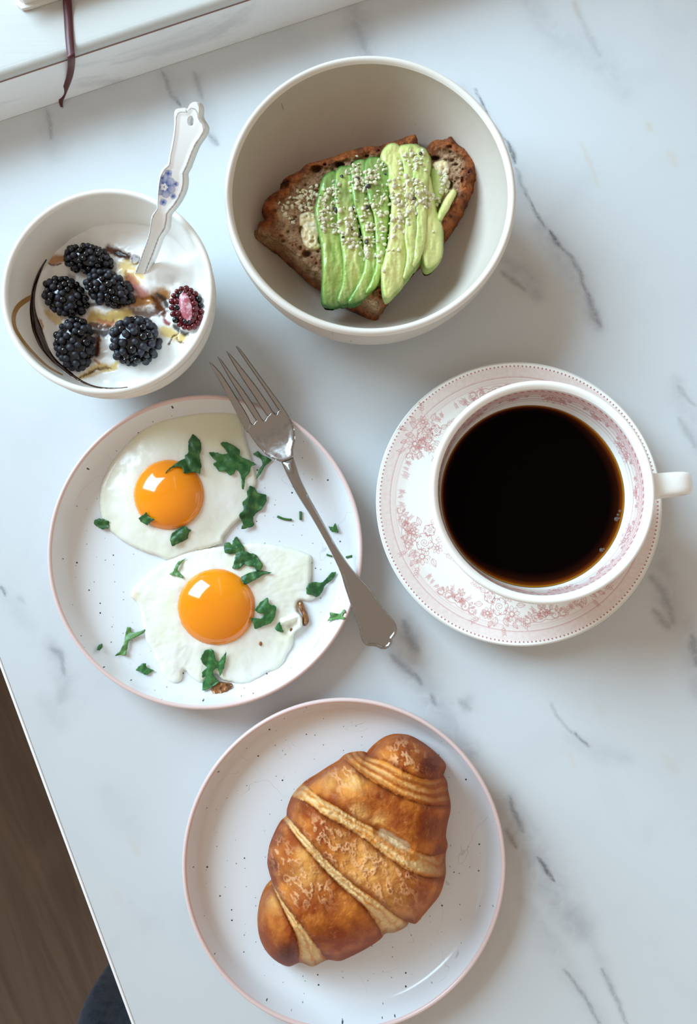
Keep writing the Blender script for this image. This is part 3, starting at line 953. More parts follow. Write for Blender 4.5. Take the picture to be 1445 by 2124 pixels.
# shallow coffee over the sloping wall: the liquid lets the wall's colour through
de = de * (1 + 1.6 * sstep(-.35, .75, np.cos(th - 2.55)))[None]
de = de.ravel()
c = mixc(np.array(lin(150, 96, 26)), np.array(lin(96, 42, 8)), sstep(.0002, .0012, de))
c = mixc(c, np.array(lin(40, 13, 5)), sstep(.0009, .0032, de)); c = mixc(c, np.array(lin(5, 2, 2)), sstep(.002, .0075, de))
cm = mesh('coffee_surface', V, grid_faces(len(rr2), 240, cv=True), m_cof.m, coffee, attrs={'depth': c})
if cm.data.polygons[2000].normal.z < 0: cm.data.flip_normals()
m_bub = Mat('bubble', (.9, .85, .8), rough=.03, trans=.92, ior=1.2)
bm = bmesh.new(); bmesh.ops.create_uvsphere(bm, u_segments=20, v_segments=10, radius=1)
bV = np.array([tuple(v.co) for v in bm.verts]); bF = [tuple(v.index for v in f.verts) for f in bm.faces]; bm.free()
for u, v, r in ((1285, 1060, 3.2), (1281, 1068, 3), (1278, 1077, 5), (1284, 1075, 2.6), (1247, 1141, 4.6), (1252, 1139, 2.4)):
    q = P(u, v, ZCF); r = r * .000245
    mesh('bubble', q + bV * (r, r, r * .75), bF, m_bub.m, coffee, label='small clear bubble at the coffee edge')
# ================================================================ tracing helpers
def tr(scale, ox, oy):
    return lambda pts: np.asarray(pts, float) / scale + np.array([ox, oy], float)
C2 = tr(3.1413, 0, 380); C3 = tr(2.2578, 450, 100); C4 = tr(2.0643, 80, 800); C5 = tr(3.2190, 420, 700)
C7 = tr(2.0942, 370, 1430); C10 = tr(5.3106, 280, 200)


def pslab(outline_px, step, ztop, zbot, holes=(), n_side=3, bulge=0.0, inset=0.0):
    """solid whose upper face is traced in the photograph: ztop(px, edge distance px) gives its height
    above the table, walls drop straight down to zbot(world xy)"""
    o = np.asarray(outline_px, float)
    zt_ = lambda V, d: ztop(V, d)
    VV, FF, dd, n = slab(o * (1, -1), step, lambda V, d: zt_(V * (1, -1), d), lambda V, d: np.full(len(V), -1e3), [h * (1, -1) for h in map(np.asarray, holes)], 1)
    top = VV[:n]; px = top[:, :2] * (1, -1)
    W = P(px[:, 0], px[:, 1], top[:, 2])
    zb = zbot(W[:, :2], dd[:n])
    zb = np.minimum(zb + T, W[:, 2] - 2e-5)
    Bt = np.c_[W[:, :2], zb]
    if inset:
        c = W[:, :2].mean(0); Bt[:, :2] = c + (Bt[:, :2] - c) * (1 - inset)
    # faces of slab(): upper, lower, then one side strip
    rim = [f for f in FF if len(f) == 4]
    faces = [f for f in FF if len(f) != 4]
    verts = [W, Bt]; tot = 2 * n
    if n_side <= 1 or not bulge:
        faces += rim
        return np.vstack(verts), faces, np.r_[dd[:n], dd[:n]], n, px
    idx = sorted({f[0] for f in rim} | {f[1] for f in rim}); mp = {i: k for k, i in enumerate(idx)}
    nm = np.zeros((len(idx), 2))
    for f in rim:
        b, a = f[0], f[1]
        e = W[b, :2] - W[a, :2]; q = np.array([e[1], -e[0]]); q /= (np.linalg.norm(q) + 1e-12)
        nm[mp[a]] += q; nm[mp[b]] += q
    nm /= (np.linalg.norm(nm, axis=1)[:, None] + 1e-9)
    rings = [{i: i for i in idx}]
    for s in range(1, n_side):
        t = s / n_side
        ring = W[idx] * (1 - t) + Bt[idx] * t
        ring[:, :2] += nm * bulge * math.sin(math.pi * t)
        verts.append(ring); rings.append({i: tot + mp[i] for i in idx}); tot += len(idx)
    rings.append({i: i + n for i in idx})
    for f in rim:
        b, a = f[0], f[1]
        for q in range(len(rings) - 1): faces.append((rings[q][b], rings[q][a], rings[q + 1][a], rings[q + 1][b]))
    return np.vstack(verts), faces, np.r_[dd[:n], dd[:n], np.zeros(tot - 2 * n)], n, px


def world_mesh(objs):
    V, F = [], []; off = 0
    for o in objs:
        b = origin_of(o); me = o.data
        co = np.zeros(len(me.vertices) * 3, np.float32); me.vertices.foreach_get('co', co)
        V.append(co.reshape(-1, 3) + b)
        F += [tuple(i + off for i in p.vertices) for p in me.polygons]; off += len(me.vertices)
    return BVHTree.FromPolygons([tuple(v) for v in np.vstack(V)], F)


def drop(tree, xy, default=0.0):
    """height above the table of the first surface met falling from above"""
    z = np.zeros(len(xy))
    for k, p in enumerate(xy):
        h = tree.ray_cast(Vector((p[0], p[1], T + .3)), Vector((0, 0, -1)))
        z[k] = h[0].z - T if h[0] is not None else default
    return z


def shoot(tree, px):
    """first surface met by the sight line through a pixel"""
    out = []
    o = Vector((0, 0, T + CAM_H))
    for u, v in np.atleast_2d(px):
        q = P(u, v, 0); d = (Vector(q) - o).normalized()
        h = tree.ray_cast(o, d)
        out.append(tuple(h[0]) if h[0] is not None else tuple(q))
    return np.array(out)


def kids(o): return [c for c in o.children if c.type == 'MESH']


# ================================================================ FRIED EGGS
m_eggw = Mat('egg_white', lin(244, 243, 230), rough=.22, spec=.5, sss=.35, sss_r=(1, .9, .6), sss_s=.003, attr='tint')
m_eggw.bump(m_eggw.noise(260, 4, .6, .8), .18, .0006)
m_yolk = Mat('egg_yolk', lin(253, 146, 5), rough=.10, spec=.5, sss=.25, sss_r=(1, .45, .05), sss_s=.004, coat=.5, coat_r=.04)
m_yolk.mix(m_yolk.ramp(m_yolk.noise(45, 3), .45, .75, 0, .5), lin(255, 166, 14))
m_brown = Mat('browned_egg', lin(150, 92, 42), rough=.4)
m_brown.mix(m_brown.ramp(m_brown.noise(300, 5), .45, .65), lin(70, 32, 14)); m_brown.mix(m_brown.ramp(m_brown.noise(500, 3), .6, .7), lin(226, 190, 140))
m_brown.bump(m_brown.noise(500, 4), .5, .001)

E1 = C4([(478, 150), (520, 138), (600, 125), (700, 108), (790, 99), (845, 104), (872, 150), (888, 230), (905, 290), (920, 350), (932, 402), (918, 450), (896, 540), (850, 582), (828, 605), (792, 648), (786, 672), (740, 692), (660, 715), (600, 740), (560, 748), (510, 730), (440, 707), (370, 672), (310, 625), (275, 580), (262, 530), (260, 480), (270, 420), (300, 350), (340, 290), (390, 230), (440, 180)])
E2 = C4([(395, 890), (440, 832), (500, 780), (600, 722), (700, 697), (790, 686), (880, 676), (960, 675), (1060, 690), (1140, 715), (1167, 735), (1168, 800), (1165, 850), (1186, 905), (1150, 922), (1112, 922), (1108, 960), (1130, 1000), (1120, 1040), (1092, 1060), (1086, 1110), (1060, 1160), (1035, 1205), (960, 1240), (900, 1275), (840, 1275), (790, 1262), (750, 1235), (700, 1270), (660, 1255), (622, 1218), (612, 1260), (575, 1274), (540, 1250), (510, 1200), (488, 1140), (462, 1100), (445, 1040), (438, 980), (420, 930)])
YK = [(C4([(557, 467)])[0], 74.6), (C4([(761, 948)])[0], 82.2)]
egg_meshes = []


def egg(k, outline, label):
    (yc, yr) = YK[k]
    c = P(*outline.mean(0), ZP)
    t = thing('fried_egg', label, 'egg', c, 'fried eggs on the upper plate')
    o = spline(outline, 260)
    # ragged fine edge
    nr = fbm(o[:, 0], o[:, 1], 0, .06, 4, k + 2) * (3.5 if k else 2.0)
    o = o + nr[:, None] * np.stack([np.gradient(o[:, 1]), -np.gradient(o[:, 0])], -1) / (np.linalg.norm(np.gradient(o, axis=0), axis=1)[:, None] + 1e-9)

    def zt(px, d):
        r = np.linalg.norm(px - yc, axis=1)
        z = ZP + .0006 + dome(d, 9, .0022) + .0012 * sstep(4, 60, d) + .0016 * np.exp(-((r - yr) / 34) ** 2)
        z = z + (.0009 if k else .00065) * fbm(px[:, 0], px[:, 1], 0, .022, 4, 9 + k) * sstep(0, 14, d)
        if k:   # fine ripples round the second egg
            a = np.arctan2(px[:, 1] - yc[1], px[:, 0] - yc[0])
            z = z + .00030 * fbm(a * 26, r * .05, 0, 1, 3, 4) * sstep(yr + 6, yr + 30, r) * sstep(2, 12, d)
            z = z + .0028 * np.exp(-seg_dist(px, C4([(1050, 1010), (1080, 1000), (1115, 985), (1125, 1030), (1090, 1060)]))[0] ** 2 / 30) - .0014 * np.exp(-((px - C4([(1075, 1035)])[0]) ** 2).sum(1) / 60)
        return np.maximum(z, ZP + .0004)
    V, F, dd, n, px = pslab(o, 3.2, zt, lambda xy, d: np.full(len(xy), ZP + .0001))
    pxa = proj(V)
    r = np.linalg.norm(pxa - yc, axis=1)
    tint = mixc(np.array(lin(245, 245, 238)), np.array(lin(235, 236, 208)), np.clip(.35 + .9 * fbm(pxa[:, 0], pxa[:, 1], 0, .012, 3, 3 + k) + (.5 * sstep(1010, 880, pxa[:, 1]) if k == 0 else 0), 0, 1))
    tint = mixc(tint, np.array(lin(247, 236, 226)), .7 * np.exp(-((r - yr) / 9) ** 2))
    if k:
        tint = mixc(tint, np.array(lin(232, 205, 165)), .6 * np.exp(-(np.linalg.norm(pxa - C4([(408, 905)])[0], axis=1) / 12) ** 2))
    w = mesh('egg_white', V, F, m_eggw.m, t, attrs={'tint': tint})
    # yolk
    yo = np.c_[yc[0] + yr * np.cos(np.linspace(0, 2 * np.pi, 96, endpoint=False)), yc[1] + yr * (1.0 if k == 0 else .985) * np.sin(np.linspace(0, 2 * np.pi, 96, endpoint=False))]
    V, F, dd, n, px = pslab(yo, 3.4, lambda p, d: ZP + .0040 + .0105 * (1 - (1 - np.clip(d / yr, 0, 1)) ** 2.3) ** .62, lambda xy, d: np.full(len(xy), ZP + .0012))
    y = mesh('yolk', V, F, m_yolk.m, t, label='glossy orange yolk')
    egg_meshes.extend([w, y])
    return t


eggA = egg(0, E1, 'upper fried egg, smooth oval white under the fork tines')
eggB = egg(1, E2, 'lower fried egg with ragged ruffled white and browned edge bits')
for pts, h in ((C4([(735, 1303), (742, 1285), (762, 1268), (800, 1270), (830, 1276), (826, 1300), (808, 1312), (790, 1325), (765, 1330), (750, 1336)]), .0026), (C4([(1112, 930), (1128, 925), (1138, 950), (1152, 985), (1156, 1010), (1140, 1030), (1130, 1020), (1132, 990), (1118, 960)]), .0030)):
    V, F, dd, n, px = pslab(spline(pts, 40), 2.4, lambda p, d: ZP + .0008 + dome(d, 5, h) + .0010 * fbm(p[:, 0], p[:, 1], 0, .12, 3, 5), lambda xy, d: np.full(len(xy), ZP + .0001))
    egg_meshes.append(mesh('browned_edge', V, F, m_brown.m, eggB, label='crisp browned edge'))
for u, v, r in ((950, 1105, 6.5), (1081, 1046, 6)):
    a = np.linspace(0, 2 * np.pi, 12, endpoint=False)
    pts = C4(np.c_[u + r * np.cos(a), v + r * 1.5 * np.sin(a)])
    zz = drop(world_mesh(egg_meshes[2:3]), P(*C4([(u, v)])[0], .008)[None, :2])[0]
    V, F, dd, n, px = pslab(pts, 1.4, lambda p, d: zz + .0003 + dome(d, 3, .0006), lambda xy, d: np.full(len(xy), zz - .0008))
    mesh('browned_spot', V, F, m_brown.m, eggB, label='small brown spot')

plate_tree = world_mesh(kids(egg_plate) + egg_meshes)

# ================================================================ PARSLEY, CHIVES
m_pars = Mat('parsley_green', lin(42, 98, 44), rough=.42, spec=.45, attr='green')
m_pars.mix(m_pars.ramp(m_pars.noise(420, 3), .5, .72, 0, .5), lin(26, 62, 32))
m_pars.bump(m_pars.noise(600, 3), .35, .0006)
m_chive = Mat('chive_green', lin(52, 104, 48), rough=.4)
PARS = [
    ('large dark parsley leaf over the right edge of the upper yolk', [(660, 205), (693, 235), (697, 270), (688, 300), (697, 340), (690, 383), (670, 368), (650, 372), (620, 378), (617, 350), (590, 347), (565, 355), (540, 380), (550, 360), (580, 338), (605, 320), (630, 312), (622, 297), (640, 290), (640, 240)], 0),
    ('broad many-lobed parsley leaf on the white right of the upper yolk', [(725, 285), (760, 285), (790, 295), (812, 288), (775, 245), (800, 240), (830, 252), (860, 275), (862, 305), (900, 318), (935, 338), (905, 345), (905, 370), (884, 392), (879, 448), (870, 448), (868, 392), (862, 375), (845, 355), (838, 380), (815, 385), (800, 365), (775, 370), (745, 335), (765, 325), (745, 310)], 1),
    ('long thin parsley sprig under the neck of the fork', [(918, 290), (940, 278), (952, 296), (990, 310), (1000, 320), (968, 342), (948, 380), (928, 404), (940, 365), (960, 332), (948, 310), (925, 300)], 1),
    ('tall dark parsley clump hanging over the right edge of the upper egg', [(905, 425), (930, 440), (935, 460), (975, 465), (975, 495), (955, 530), (930, 545), (915, 570), (925, 600), (890, 610), (865, 618), (875, 590), (855, 555), (880, 530), (870, 500), (895, 480), (890, 455)], 0),
    ('small parsley piece at the left tip of the upper egg', [(235, 578), (262, 567), (300, 578), (300, 610), (270, 615), (238, 595)], 0),
    ('small parsley piece on the lower left of the upper yolk', [(427, 568), (450, 552), (460, 540), (468, 560), (498, 572), (480, 582), (465, 598), (440, 585)], 0),
    ('curled parsley leaf on the lower edge of the upper yolk', [(562, 655), (570, 630), (600, 612), (625, 598), (640, 612), (657, 620), (640, 630), (640, 655), (605, 672), (570, 690)], 0),
    ('large parsley clump between the two eggs above the lower yolk', [(793, 675), (815, 668), (830, 685), (835, 655), (850, 645), (862, 670), (880, 690), (880, 710), (930, 722), (945, 745), (962, 765), (950, 790), (930, 795), (925, 775), (895, 772), (880, 760), (860, 785), (827, 783), (840, 745), (845, 715), (820, 722), (795, 715)], 0),
    ('narrow parsley leaf across the top right of the lower yolk', [(862, 820), (900, 800), (950, 790), (1005, 800), (960, 810), (930, 828), (880, 856)], 0),
    ('thin curved parsley stem at the upper left of the lower egg', [(635, 737), (606, 762), (592, 790), (618, 814), (622, 826), (585, 813), (555, 808), (575, 797), (583, 775), (600, 752)], 2),
    ('forked parsley sprig at the right edge of the lower egg', [(1145, 868), (1155, 845), (1185, 838), (1215, 845), (1250, 800), (1275, 795), (1265, 825), (1225, 855), (1210, 890), (1190, 908), (1170, 895), (1145, 895)], 0),
    ('lobed parsley leaf on the right edge of the lower yolk', [(905, 995), (930, 995), (955, 1000), (965, 975), (940, 975), (922, 960), (950, 925), (980, 905), (985, 935), (1020, 945), (1015, 965), (1010, 995), (990, 1020), (960, 1030), (925, 1045), (920, 1020)], 1),
    ('tiny triangular parsley scrap on the white right of the lower yolk', [(1010, 1038), (1030, 1010), (1040, 1030), (1050, 1058), (1020, 1052)], 1),
    ('long parsley sprig hanging off the bottom of the lower egg', [(712, 1130), (750, 1128), (755, 1170), (768, 1186), (785, 1165), (805, 1133), (797, 1195), (776, 1248), (766, 1205), (745, 1220), (752, 1245), (775, 1270), (745, 1290), (722, 1300), (700, 1310), (702, 1268), (720, 1242), (700, 1255), (698, 1225), (725, 1205), (705, 1195), (692, 1165)], 1),
    ('forked pale green parsley stem on the plate left of the lower egg', [(378, 1030), (398, 1035), (392, 1060), (440, 1050), (458, 1040), (450, 1060), (400, 1085), (385, 1090), (372, 1160), (358, 1150), (322, 1160), (350, 1135), (368, 1095), (372, 1060)], 2),
    ('tiny parsley crumb at the left of the plate by the pale stem', [(248, 1130), (255, 1112), (272, 1103), (276, 1115), (262, 1134)], 1),
    ('diamond-shaped parsley scrap on the plate below the pale stem', [(413, 1218), (435, 1195), (460, 1186), (458, 1205), (497, 1220), (480, 1228), (460, 1240), (435, 1225)], 1),
    ('star-shaped parsley sprig on the plate by the fork handle end', [(1233, 1010), (1250, 985), (1243, 968), (1285, 978), (1310, 955), (1315, 962), (1297, 985), (1320, 1000), (1270, 1000)], 2),
    ('pointed parsley scrap touching the right side of the fork handle', [(1240, 600), (1258, 607), (1270, 586), (1285, 628), (1258, 628), (1247, 618)], 1),
]
GREENS = [lin(36, 88, 42), lin(48, 108, 52), lin(96, 142, 78)]
pars_rng = np.random.default_rng(5)
for q, (lab, pts, tone) in enumerate(PARS):
    o0 = C4(pts)
    o = resample(np.vstack([o0, o0[:1]]), max(40, int(len(pts) * 4)))[:-1]
    o = .55 * o + .225 * (np.roll(o, 1, 0) + np.roll(o, -1, 0)) + pars_rng.normal(size=o.shape) * .45
    hit = shoot(plate_tree, o0)
    zc = float(np.median(hit[:, 2])) - T
    base = P(*o0.mean(0), zc)
    # smooth carrying surface under the leaf
    A = np.c_[hit[:, :2], np.ones(len(hit))]; co, *_ = np.linalg.lstsq(A, hit[:, 2] - T, rcond=None)
    cx = o0.mean(0); ext = np.ptp(o0, axis=0).max()
    ph = pars_rng.uniform(0, 6); fa = pars_rng.uniform(0, 3.1)
    fd = np.array([math.cos(fa), math.sin(fa)])

    def zt(px, d, co=co, zc=zc):
        xy = P(px[:, 0], px[:, 1], zc)[:, :2]
        s = drop(plate_tree, xy)
        pl_ = np.c_[xy, np.ones(len(xy))] @ co
        s = np.maximum(s, np.minimum(pl_, s + .003))
        w = (px - cx) @ fd
        return s + .0006 + 0.0008 * np.abs(np.sin(w * .13 + ph)) + .0012 * (fbm(px[:, 0], px[:, 1], 0, .05, 3, q + .5) + .3) + .0007 * sstep(0, ext * .3, d)
    V, F, dd, n, px = pslab(o, 2.6, zt, lambda xy, d: np.zeros(len(xy)))
    V[n:2 * n, 2] = V[:n, 2] - .00028           # a thin leaf of even thickness
    g = mixc(np.array(GREENS[tone]), np.array(lin(104, 150, 84)), np.clip(.1 + .8 * fbm(V[:, 0], V[:, 1], 0, 260, 2, q), 0, .55))
    o_ = mesh('parsley' if tone < 2 else 'parsley_sprig', V, F, m_pars.m, None, loc=base, attrs={'green': g})
    tag(o_, lab, 'parsley', 'chopped parsley on the eggs')
CH = [('curved chive snippet on the plate between egg and fork', [(1022, 560), (1050, 571), (1083, 575)], 5.2), ('short straight chive snippet pointing up beside the fork handle', [(1121, 539), (1122, 575)], 6.0),
      ('chive snippet tip just left of the fork handle', [(1232, 723), (1256, 731)], 4.0), ('pale chive snippet just right of the fork handle by the rim', [(1316, 735), (1340, 730)], 5.0)]
for q, (lab, pts, w) in enumerate(CH):
    p = C4(pts); p = spline(p, 8, False) if len(p) > 2 else resample(p, 5)
    s = shoot(plate_tree, p)
    r = w / 2.0643 * .00026
    s[:, 2] += r
    V, F = tube(s, r, 10)
    o_ = mesh('chive_snippet', V, F, m_chive.m, None, loc=s.mean(0) - (0, 0, r)); tag(o_, lab, 'chive', 'chive snippets on the egg plate')

# ================================================================ FORK
m_steel = Mat('worn_steel', (.37, .355, .345), rough=.17, metal=1.0)
m_steel.bump(m_steel.noise(900, 3), .035, .0004)
nn_ = m_steel.noise(150, 5, .7)
m_steel.rough(m_steel.ramp(nn_, .35, .7, .12, .26))
tip_px = C5([(140, 117)])[0]; end_px = C5([(1270, 2070)])[0]
fax = (end_px - tip_px); flen = np.linalg.norm(fax); fax = fax / flen; fnx = np.array([-fax[1], fax[0]])
def fz(px):
    t = (np.atleast_2d(px) - tip_px) @ fax / flen
    return np.interp(t, [-.02, .06, .12, .18, .23, .27, .31, .35, .40, .46, .55, .65, .78, .88, 1.02],
                     [.0335, .0300, .0270, .0243, .0226, .0220, .0228, .0252, .0270, .0266, .0250, .0236, .0220, .0212, .0206])
def fz_s(px):
    return sum(fz(np.atleast_2d(px) + fax * k) for k in (-14, -7, 0, 7, 14)) / 5
fork = thing('fork', 'worn stainless steel fork lying across the rim of the egg plate', 'fork', P(*C5([(700, 1080)])[0], .022))
hl = [(525, 830), (560, 910), (600, 990), (650, 1080), (720, 1190), (790, 1310), (860, 1440), (920, 1570), (950, 1670), (990, 1790), (1020, 1870), (1045, 1940), (1060, 2010), (1075, 2040), (1100, 2060), (1140, 2062), (1165, 2068), (1190, 2080), (1225, 2080), (1250, 2062), (1265, 2040), (1268, 2010), (1290, 1985), (1298, 1950), (1290, 1915), (1265, 1875), (1230, 1835), (1195, 1790), (1150, 1725), (1120, 1680), (1075, 1630), (1010, 1560), (940, 1465), (880, 1370), (820, 1260), (760, 1150), (720, 1080), (680, 1000), (650, 935), (625, 860), (605, 796)]
ho = resample(spline(C5(hl), 220, False), 220)


def fork_part(name, o, step, prof, label=None, thick=.0018):
    V, F, dd, n, px = pslab(o, step, lambda p, d: fz_s(p) + prof(p, d), lambda xy, d: np.zeros(len(xy)))
    V[n:2 * n, 2] = V[:n, 2] - thick
    return mesh(name, V, F, m_steel.m, fork, label=label)


def handle_prof(p, d):
    t = (p - tip_px) @ fax / flen
    bead = .0008 * np.exp(-((d - 2.6) / 1.6) ** 2) * sstep(.62, .80, t)
    arch = .0011 * (1 - np.clip(d / 9, 0, 1)) * -1 * sstep(.75, .45, t)
    return bead + dome(d, 2.2, .0005) + arch - .0002 * sstep(3, 10, d) * sstep(.6, .8, t)
fork_part('handle', ho, 2.6, handle_prof)
head = [(525, 830), (480, 815), (420, 780), (365, 720), (330, 670), (298, 625), (275, 585), (318, 562), (336, 583), (356, 552), (392, 540), (412, 558), (432, 524), (466, 492), (490, 516), (508, 482), (570, 520), (600, 570), (615, 630), (617, 690), (603, 750), (605, 796), (580, 815)]
ho2 = resample(np.vstack([C5(head), C5(head)[:1]]), 150, False)[:-1]
fork_part('head', ho2, 2.2, lambda p, d: dome(d, 2.2, .0005) - .0002 * sstep(4, 16, d))
T1 = [(46, 172), (52, 166), (62, 170), (110, 222), (150, 278), (230, 405), (318, 560), (300, 630), (270, 592), (190, 435), (120, 302)]
T2 = [(103, 138), (107, 131), (116, 136), (160, 195), (200, 252), (290, 374), (392, 538), (376, 560), (354, 550), (290, 452), (190, 292)]
T3 = [(162, 102), (168, 96), (176, 100), (222, 152), (270, 212), (370, 342), (466, 490), (450, 512), (430, 522), (350, 402), (250, 252)]
T4 = [(224, 64), (230, 58), (240, 62), (285, 118), (330, 180), (430, 318), (520, 440), (585, 545), (545, 530), (506, 482), (420, 352), (310, 192)]
for tp in (T1, T2, T3, T4):
    o = resample(spline(C5(tp), 160), 90, True)
    fork_part('tine', o, 1.6, lambda p, d: dome(d, 2.6, .0011) - .0004, thick=.0022)
# ================================================================ AVOCADO TOAST
m_bread = Mat('rye_bread', lin(150, 118, 95), rough=.75, spec=.25, attr='bake_shade')
m_bread.mix(m_bread.ramp(m_bread.noise(420, 4, .65), .5, .72, 0, .55), lin(64, 40, 28))
m_bread.mix(m_bread.ramp(m_bread.noise(700, 3, .6), .58, .75, 0, .45), lin(196, 160, 122))
m_bread.mix(m_bread.ramp(m_bread.voro(360), .30, .06, 0, .55), lin(70, 46, 34))
m_bread.bump(m_bread.noise(300, 5, .7), 1.0, .0026).bump(m_bread.voro(360), .8, .0018)
m_crust = Mat('dark_crust', lin(120, 66, 34), rough=.6, spec=.3, attr='bake_shade')
m_crust.mix(m_crust.ramp(m_crust.noise((500, 500, 160), 5, .7), .48, .68, 0, .75), lin(58, 28, 16))
m_crust.mix(m_crust.ramp(m_crust.noise(650, 3, .6), .6, .76, 0, .6), lin(196, 132, 78))
m_crust.bump(m_crust.noise((420, 420, 200), 5, .7), 1.0, .002).bump(m_crust.voro(520), .5, .001)
m_butter = Mat('butter', lin(236, 214, 160), rough=.3, sss=.3, sss_r=(1, .8, .4), sss_s=.003)
m_butter.mix(m_butter.ramp(m_butter.noise(200, 4), .4, .7), lin(240, 228, 196)); m_butter.bump(m_butter.noise(350, 4), .5, .001)

BREAD = C3([(187, 872), (192, 850), (204, 828), (208, 806), (222, 812), (238, 800), (240, 770), (222, 738), (248, 692), (280, 668), (312, 652), (306, 625), (330, 600), (385, 575), (412, 548), (460, 530), (500, 520), (545, 508), (590, 490), (640, 475), (700, 462), (760, 455), (820, 438), (870, 420), (915, 406), (932, 412), (932, 452), (966, 476), (1000, 440), (1030, 428), (1062, 428), (1095, 410), (1116, 436), (1140, 458), (1175, 480), (1198, 510), (1208, 560), (1196, 615), (1170, 685), (1130, 755), (1068, 845), (1010, 905), (955, 955), (905, 1010), (855, 1065), (805, 1125), (765, 1185), (742, 1208),
            (692, 1190), (640, 1165), (590, 1140), (540, 1108), (490, 1066), (440, 1036), (400, 1000), (360, 962), (320, 930), (280, 906), (230, 885)])
bo = spline(BREAD, 420)
nr = fbm(bo[:, 0], bo[:, 1], 0, .07, 4, 21) * 3.0
tg = np.gradient(bo, axis=0); bo = bo + nr[:, None] * np.stack([tg[:, 1], -tg[:, 0]], -1) / (np.linalg.norm(tg, axis=1)[:, None] + 1e-9)
ZT, ZBR = .0345, .0145
HOLES = [(465, 566, 27, 17, 1), (572, 545, 22, 14, 1), (1015, 515, 26, 10, 1), (322, 635, 16, 18, 1), (420, 965, 20, 14, .9), (1090, 640, 14, 20, .8), (395, 855, 10, 20, .6), (680, 1160, 14, 8, .6), (1070, 420, 12, 8, .6), (700, 505, 10, 6, .6), (560, 590, 12, 7, .5), (1120, 545, 10, 6, .5), (505, 545, 8, 6, .6), (350, 590, 8, 6, .5), (270, 760, 12, 8, .4), (300, 880, 12, 8, .4), (1150, 620, 8, 16, .5), (760, 480, 8, 5, .4), (1085, 460, 12, 6, .5)]
hr = np.random.default_rng(23)
_b3 = (BREAD - (450, 100)) * 2.2578
while len(HOLES) < 210:
    q = hr.uniform(_b3.min(0), _b3.max(0))
    if inside(q[None], _b3)[0]:
        r_ = hr.uniform(3, 9); HOLES.append((q[0], q[1], r_ * hr.uniform(.8, 1.6), r_, hr.uniform(.12, .42)))
cutline = C3([(187, 872), (320, 930), (440, 1036), (590, 1140), (742, 1208)])


def bread_top(px, d):
    z = ZT - .0020 + dome(d, 9, .0020) + .0014 * fbm(px[:, 0], px[:, 1], 0, .045, 5, 2) + .0011 * fbm(px[:, 0], px[:, 1], 0, .16, 4, 8)
    ed, _ = seg_dist(px, cutline)
    z = z + .0022 * np.exp(-((d - 12) / 9) ** 2) * sstep(6, 30, ed) * (1 + fbm(px[:, 0], px[:, 1], 0, .06, 3, 4))
    for u, v, a, b, s in HOLES:
        c = C3([(u, v)])[0]
        q = ((px[:, 0] - c[0]) / (a / 2.2578)) ** 2 + ((px[:, 1] - c[1]) / (b / 2.2578)) ** 2
        z = z - .0048 * s * np.exp(-q * q)
    return z


toast = thing('toast_slice', 'slice of dark rye toast buttered under sliced avocado, in the stoneware bowl', 'toast', P(*bo.mean(0), ZBR))
V, F, dd, n, px = pslab(bo, 2.1, bread_top, lambda xy, d: np.full(len(xy), ZBR) + np.maximum(0, bowl_in_z(np.linalg.norm(xy - BC[:2], axis=1)) + .0006 - ZBR), n_side=8, bulge=.0008, inset=-.045)
# crumb texture on the side walls
side = np.arange(len(V)) >= 2 * n
V[side] += (.0014 * fbm(V[side, 0], V[side, 1], V[side, 2], 420, 4, 5))[:, None] * np.array([.6, -.8, .2])
pq = proj(V)
hgt = (V[:, 2] - T)
ed, _ = seg_dist(pq, cutline)
edo = np.where(np.arange(len(V)) < n, dd, 0)
nz = fbm(pq[:, 0], pq[:, 1], hgt * 3000, .03, 4, 12)
crumb = mixc(np.array(lin(158, 118, 86)), np.array(lin(208, 172, 134)), np.clip(.4 + 1.3 * nz, 0, 1))
cr = mixc(np.array(lin(186, 104, 46)), np.array(lin(110, 54, 26)), np.clip(.5 + 1.5 * fbm(pq[:, 0], pq[:, 1], 0, .05, 4, 30), 0, 1))
iscr = sstep(26, 10, edo + 9 * nz) * sstep(5, 24, ed + 10 * nz)
right = sstep(900, 1000, pq[:, 0] * 1 + 0 * pq[:, 1])
iscr = np.maximum(iscr, sstep(36, 18, edo + 10 * nz) * sstep(945, 960, pq[:, 0]))
bake_shade = mixc(crumb, cr, np.clip(iscr, 0, 1))
dark = np.zeros(len(V))
for u, v, a, b, s in HOLES:
    c = C3([(u, v)])[0]; q = ((pq[:, 0] - c[0]) / (a / 2.2578)) ** 2 + ((pq[:, 1] - c[1]) / (b / 2.2578)) ** 2
    dark = np.maximum(dark, s * np.exp(-q * q) * (np.arange(len(V)) < n))
bake_shade = mixc(bake_shade, np.array(lin(46, 26, 17)), .8 * dark)  # hole insides darkened in the colour, like shade in the crumb
# faces on the baked edge make the crust, the rest the crumb
Fa = F
vc = iscr.copy()
fm = np.array([np.mean([vc[i] for i in f]) for f in Fa])
def submesh(name, idx, mat, label=None):
    used = sorted({i for k in idx for i in Fa[k]}); mp = {i: q for q, i in enumerate(used)}
    return mesh(name, V[used], [tuple(mp[i] for i in Fa[k]) for k in idx], mat, toast, attrs={'bake_shade': bake_shade[used]}, label=label)
crumb_o = submesh('crumb', np.where(fm <= .5)[0], m_bread)
crust_o = submesh('crust', np.where(fm > .5)[0], m_crust.m, 'dark brown baked crust')
bread_tree = world_mesh([crumb_o, crust_o])


def on(tree, pts, lift=0.0, n=None, closed=True):
    return pts


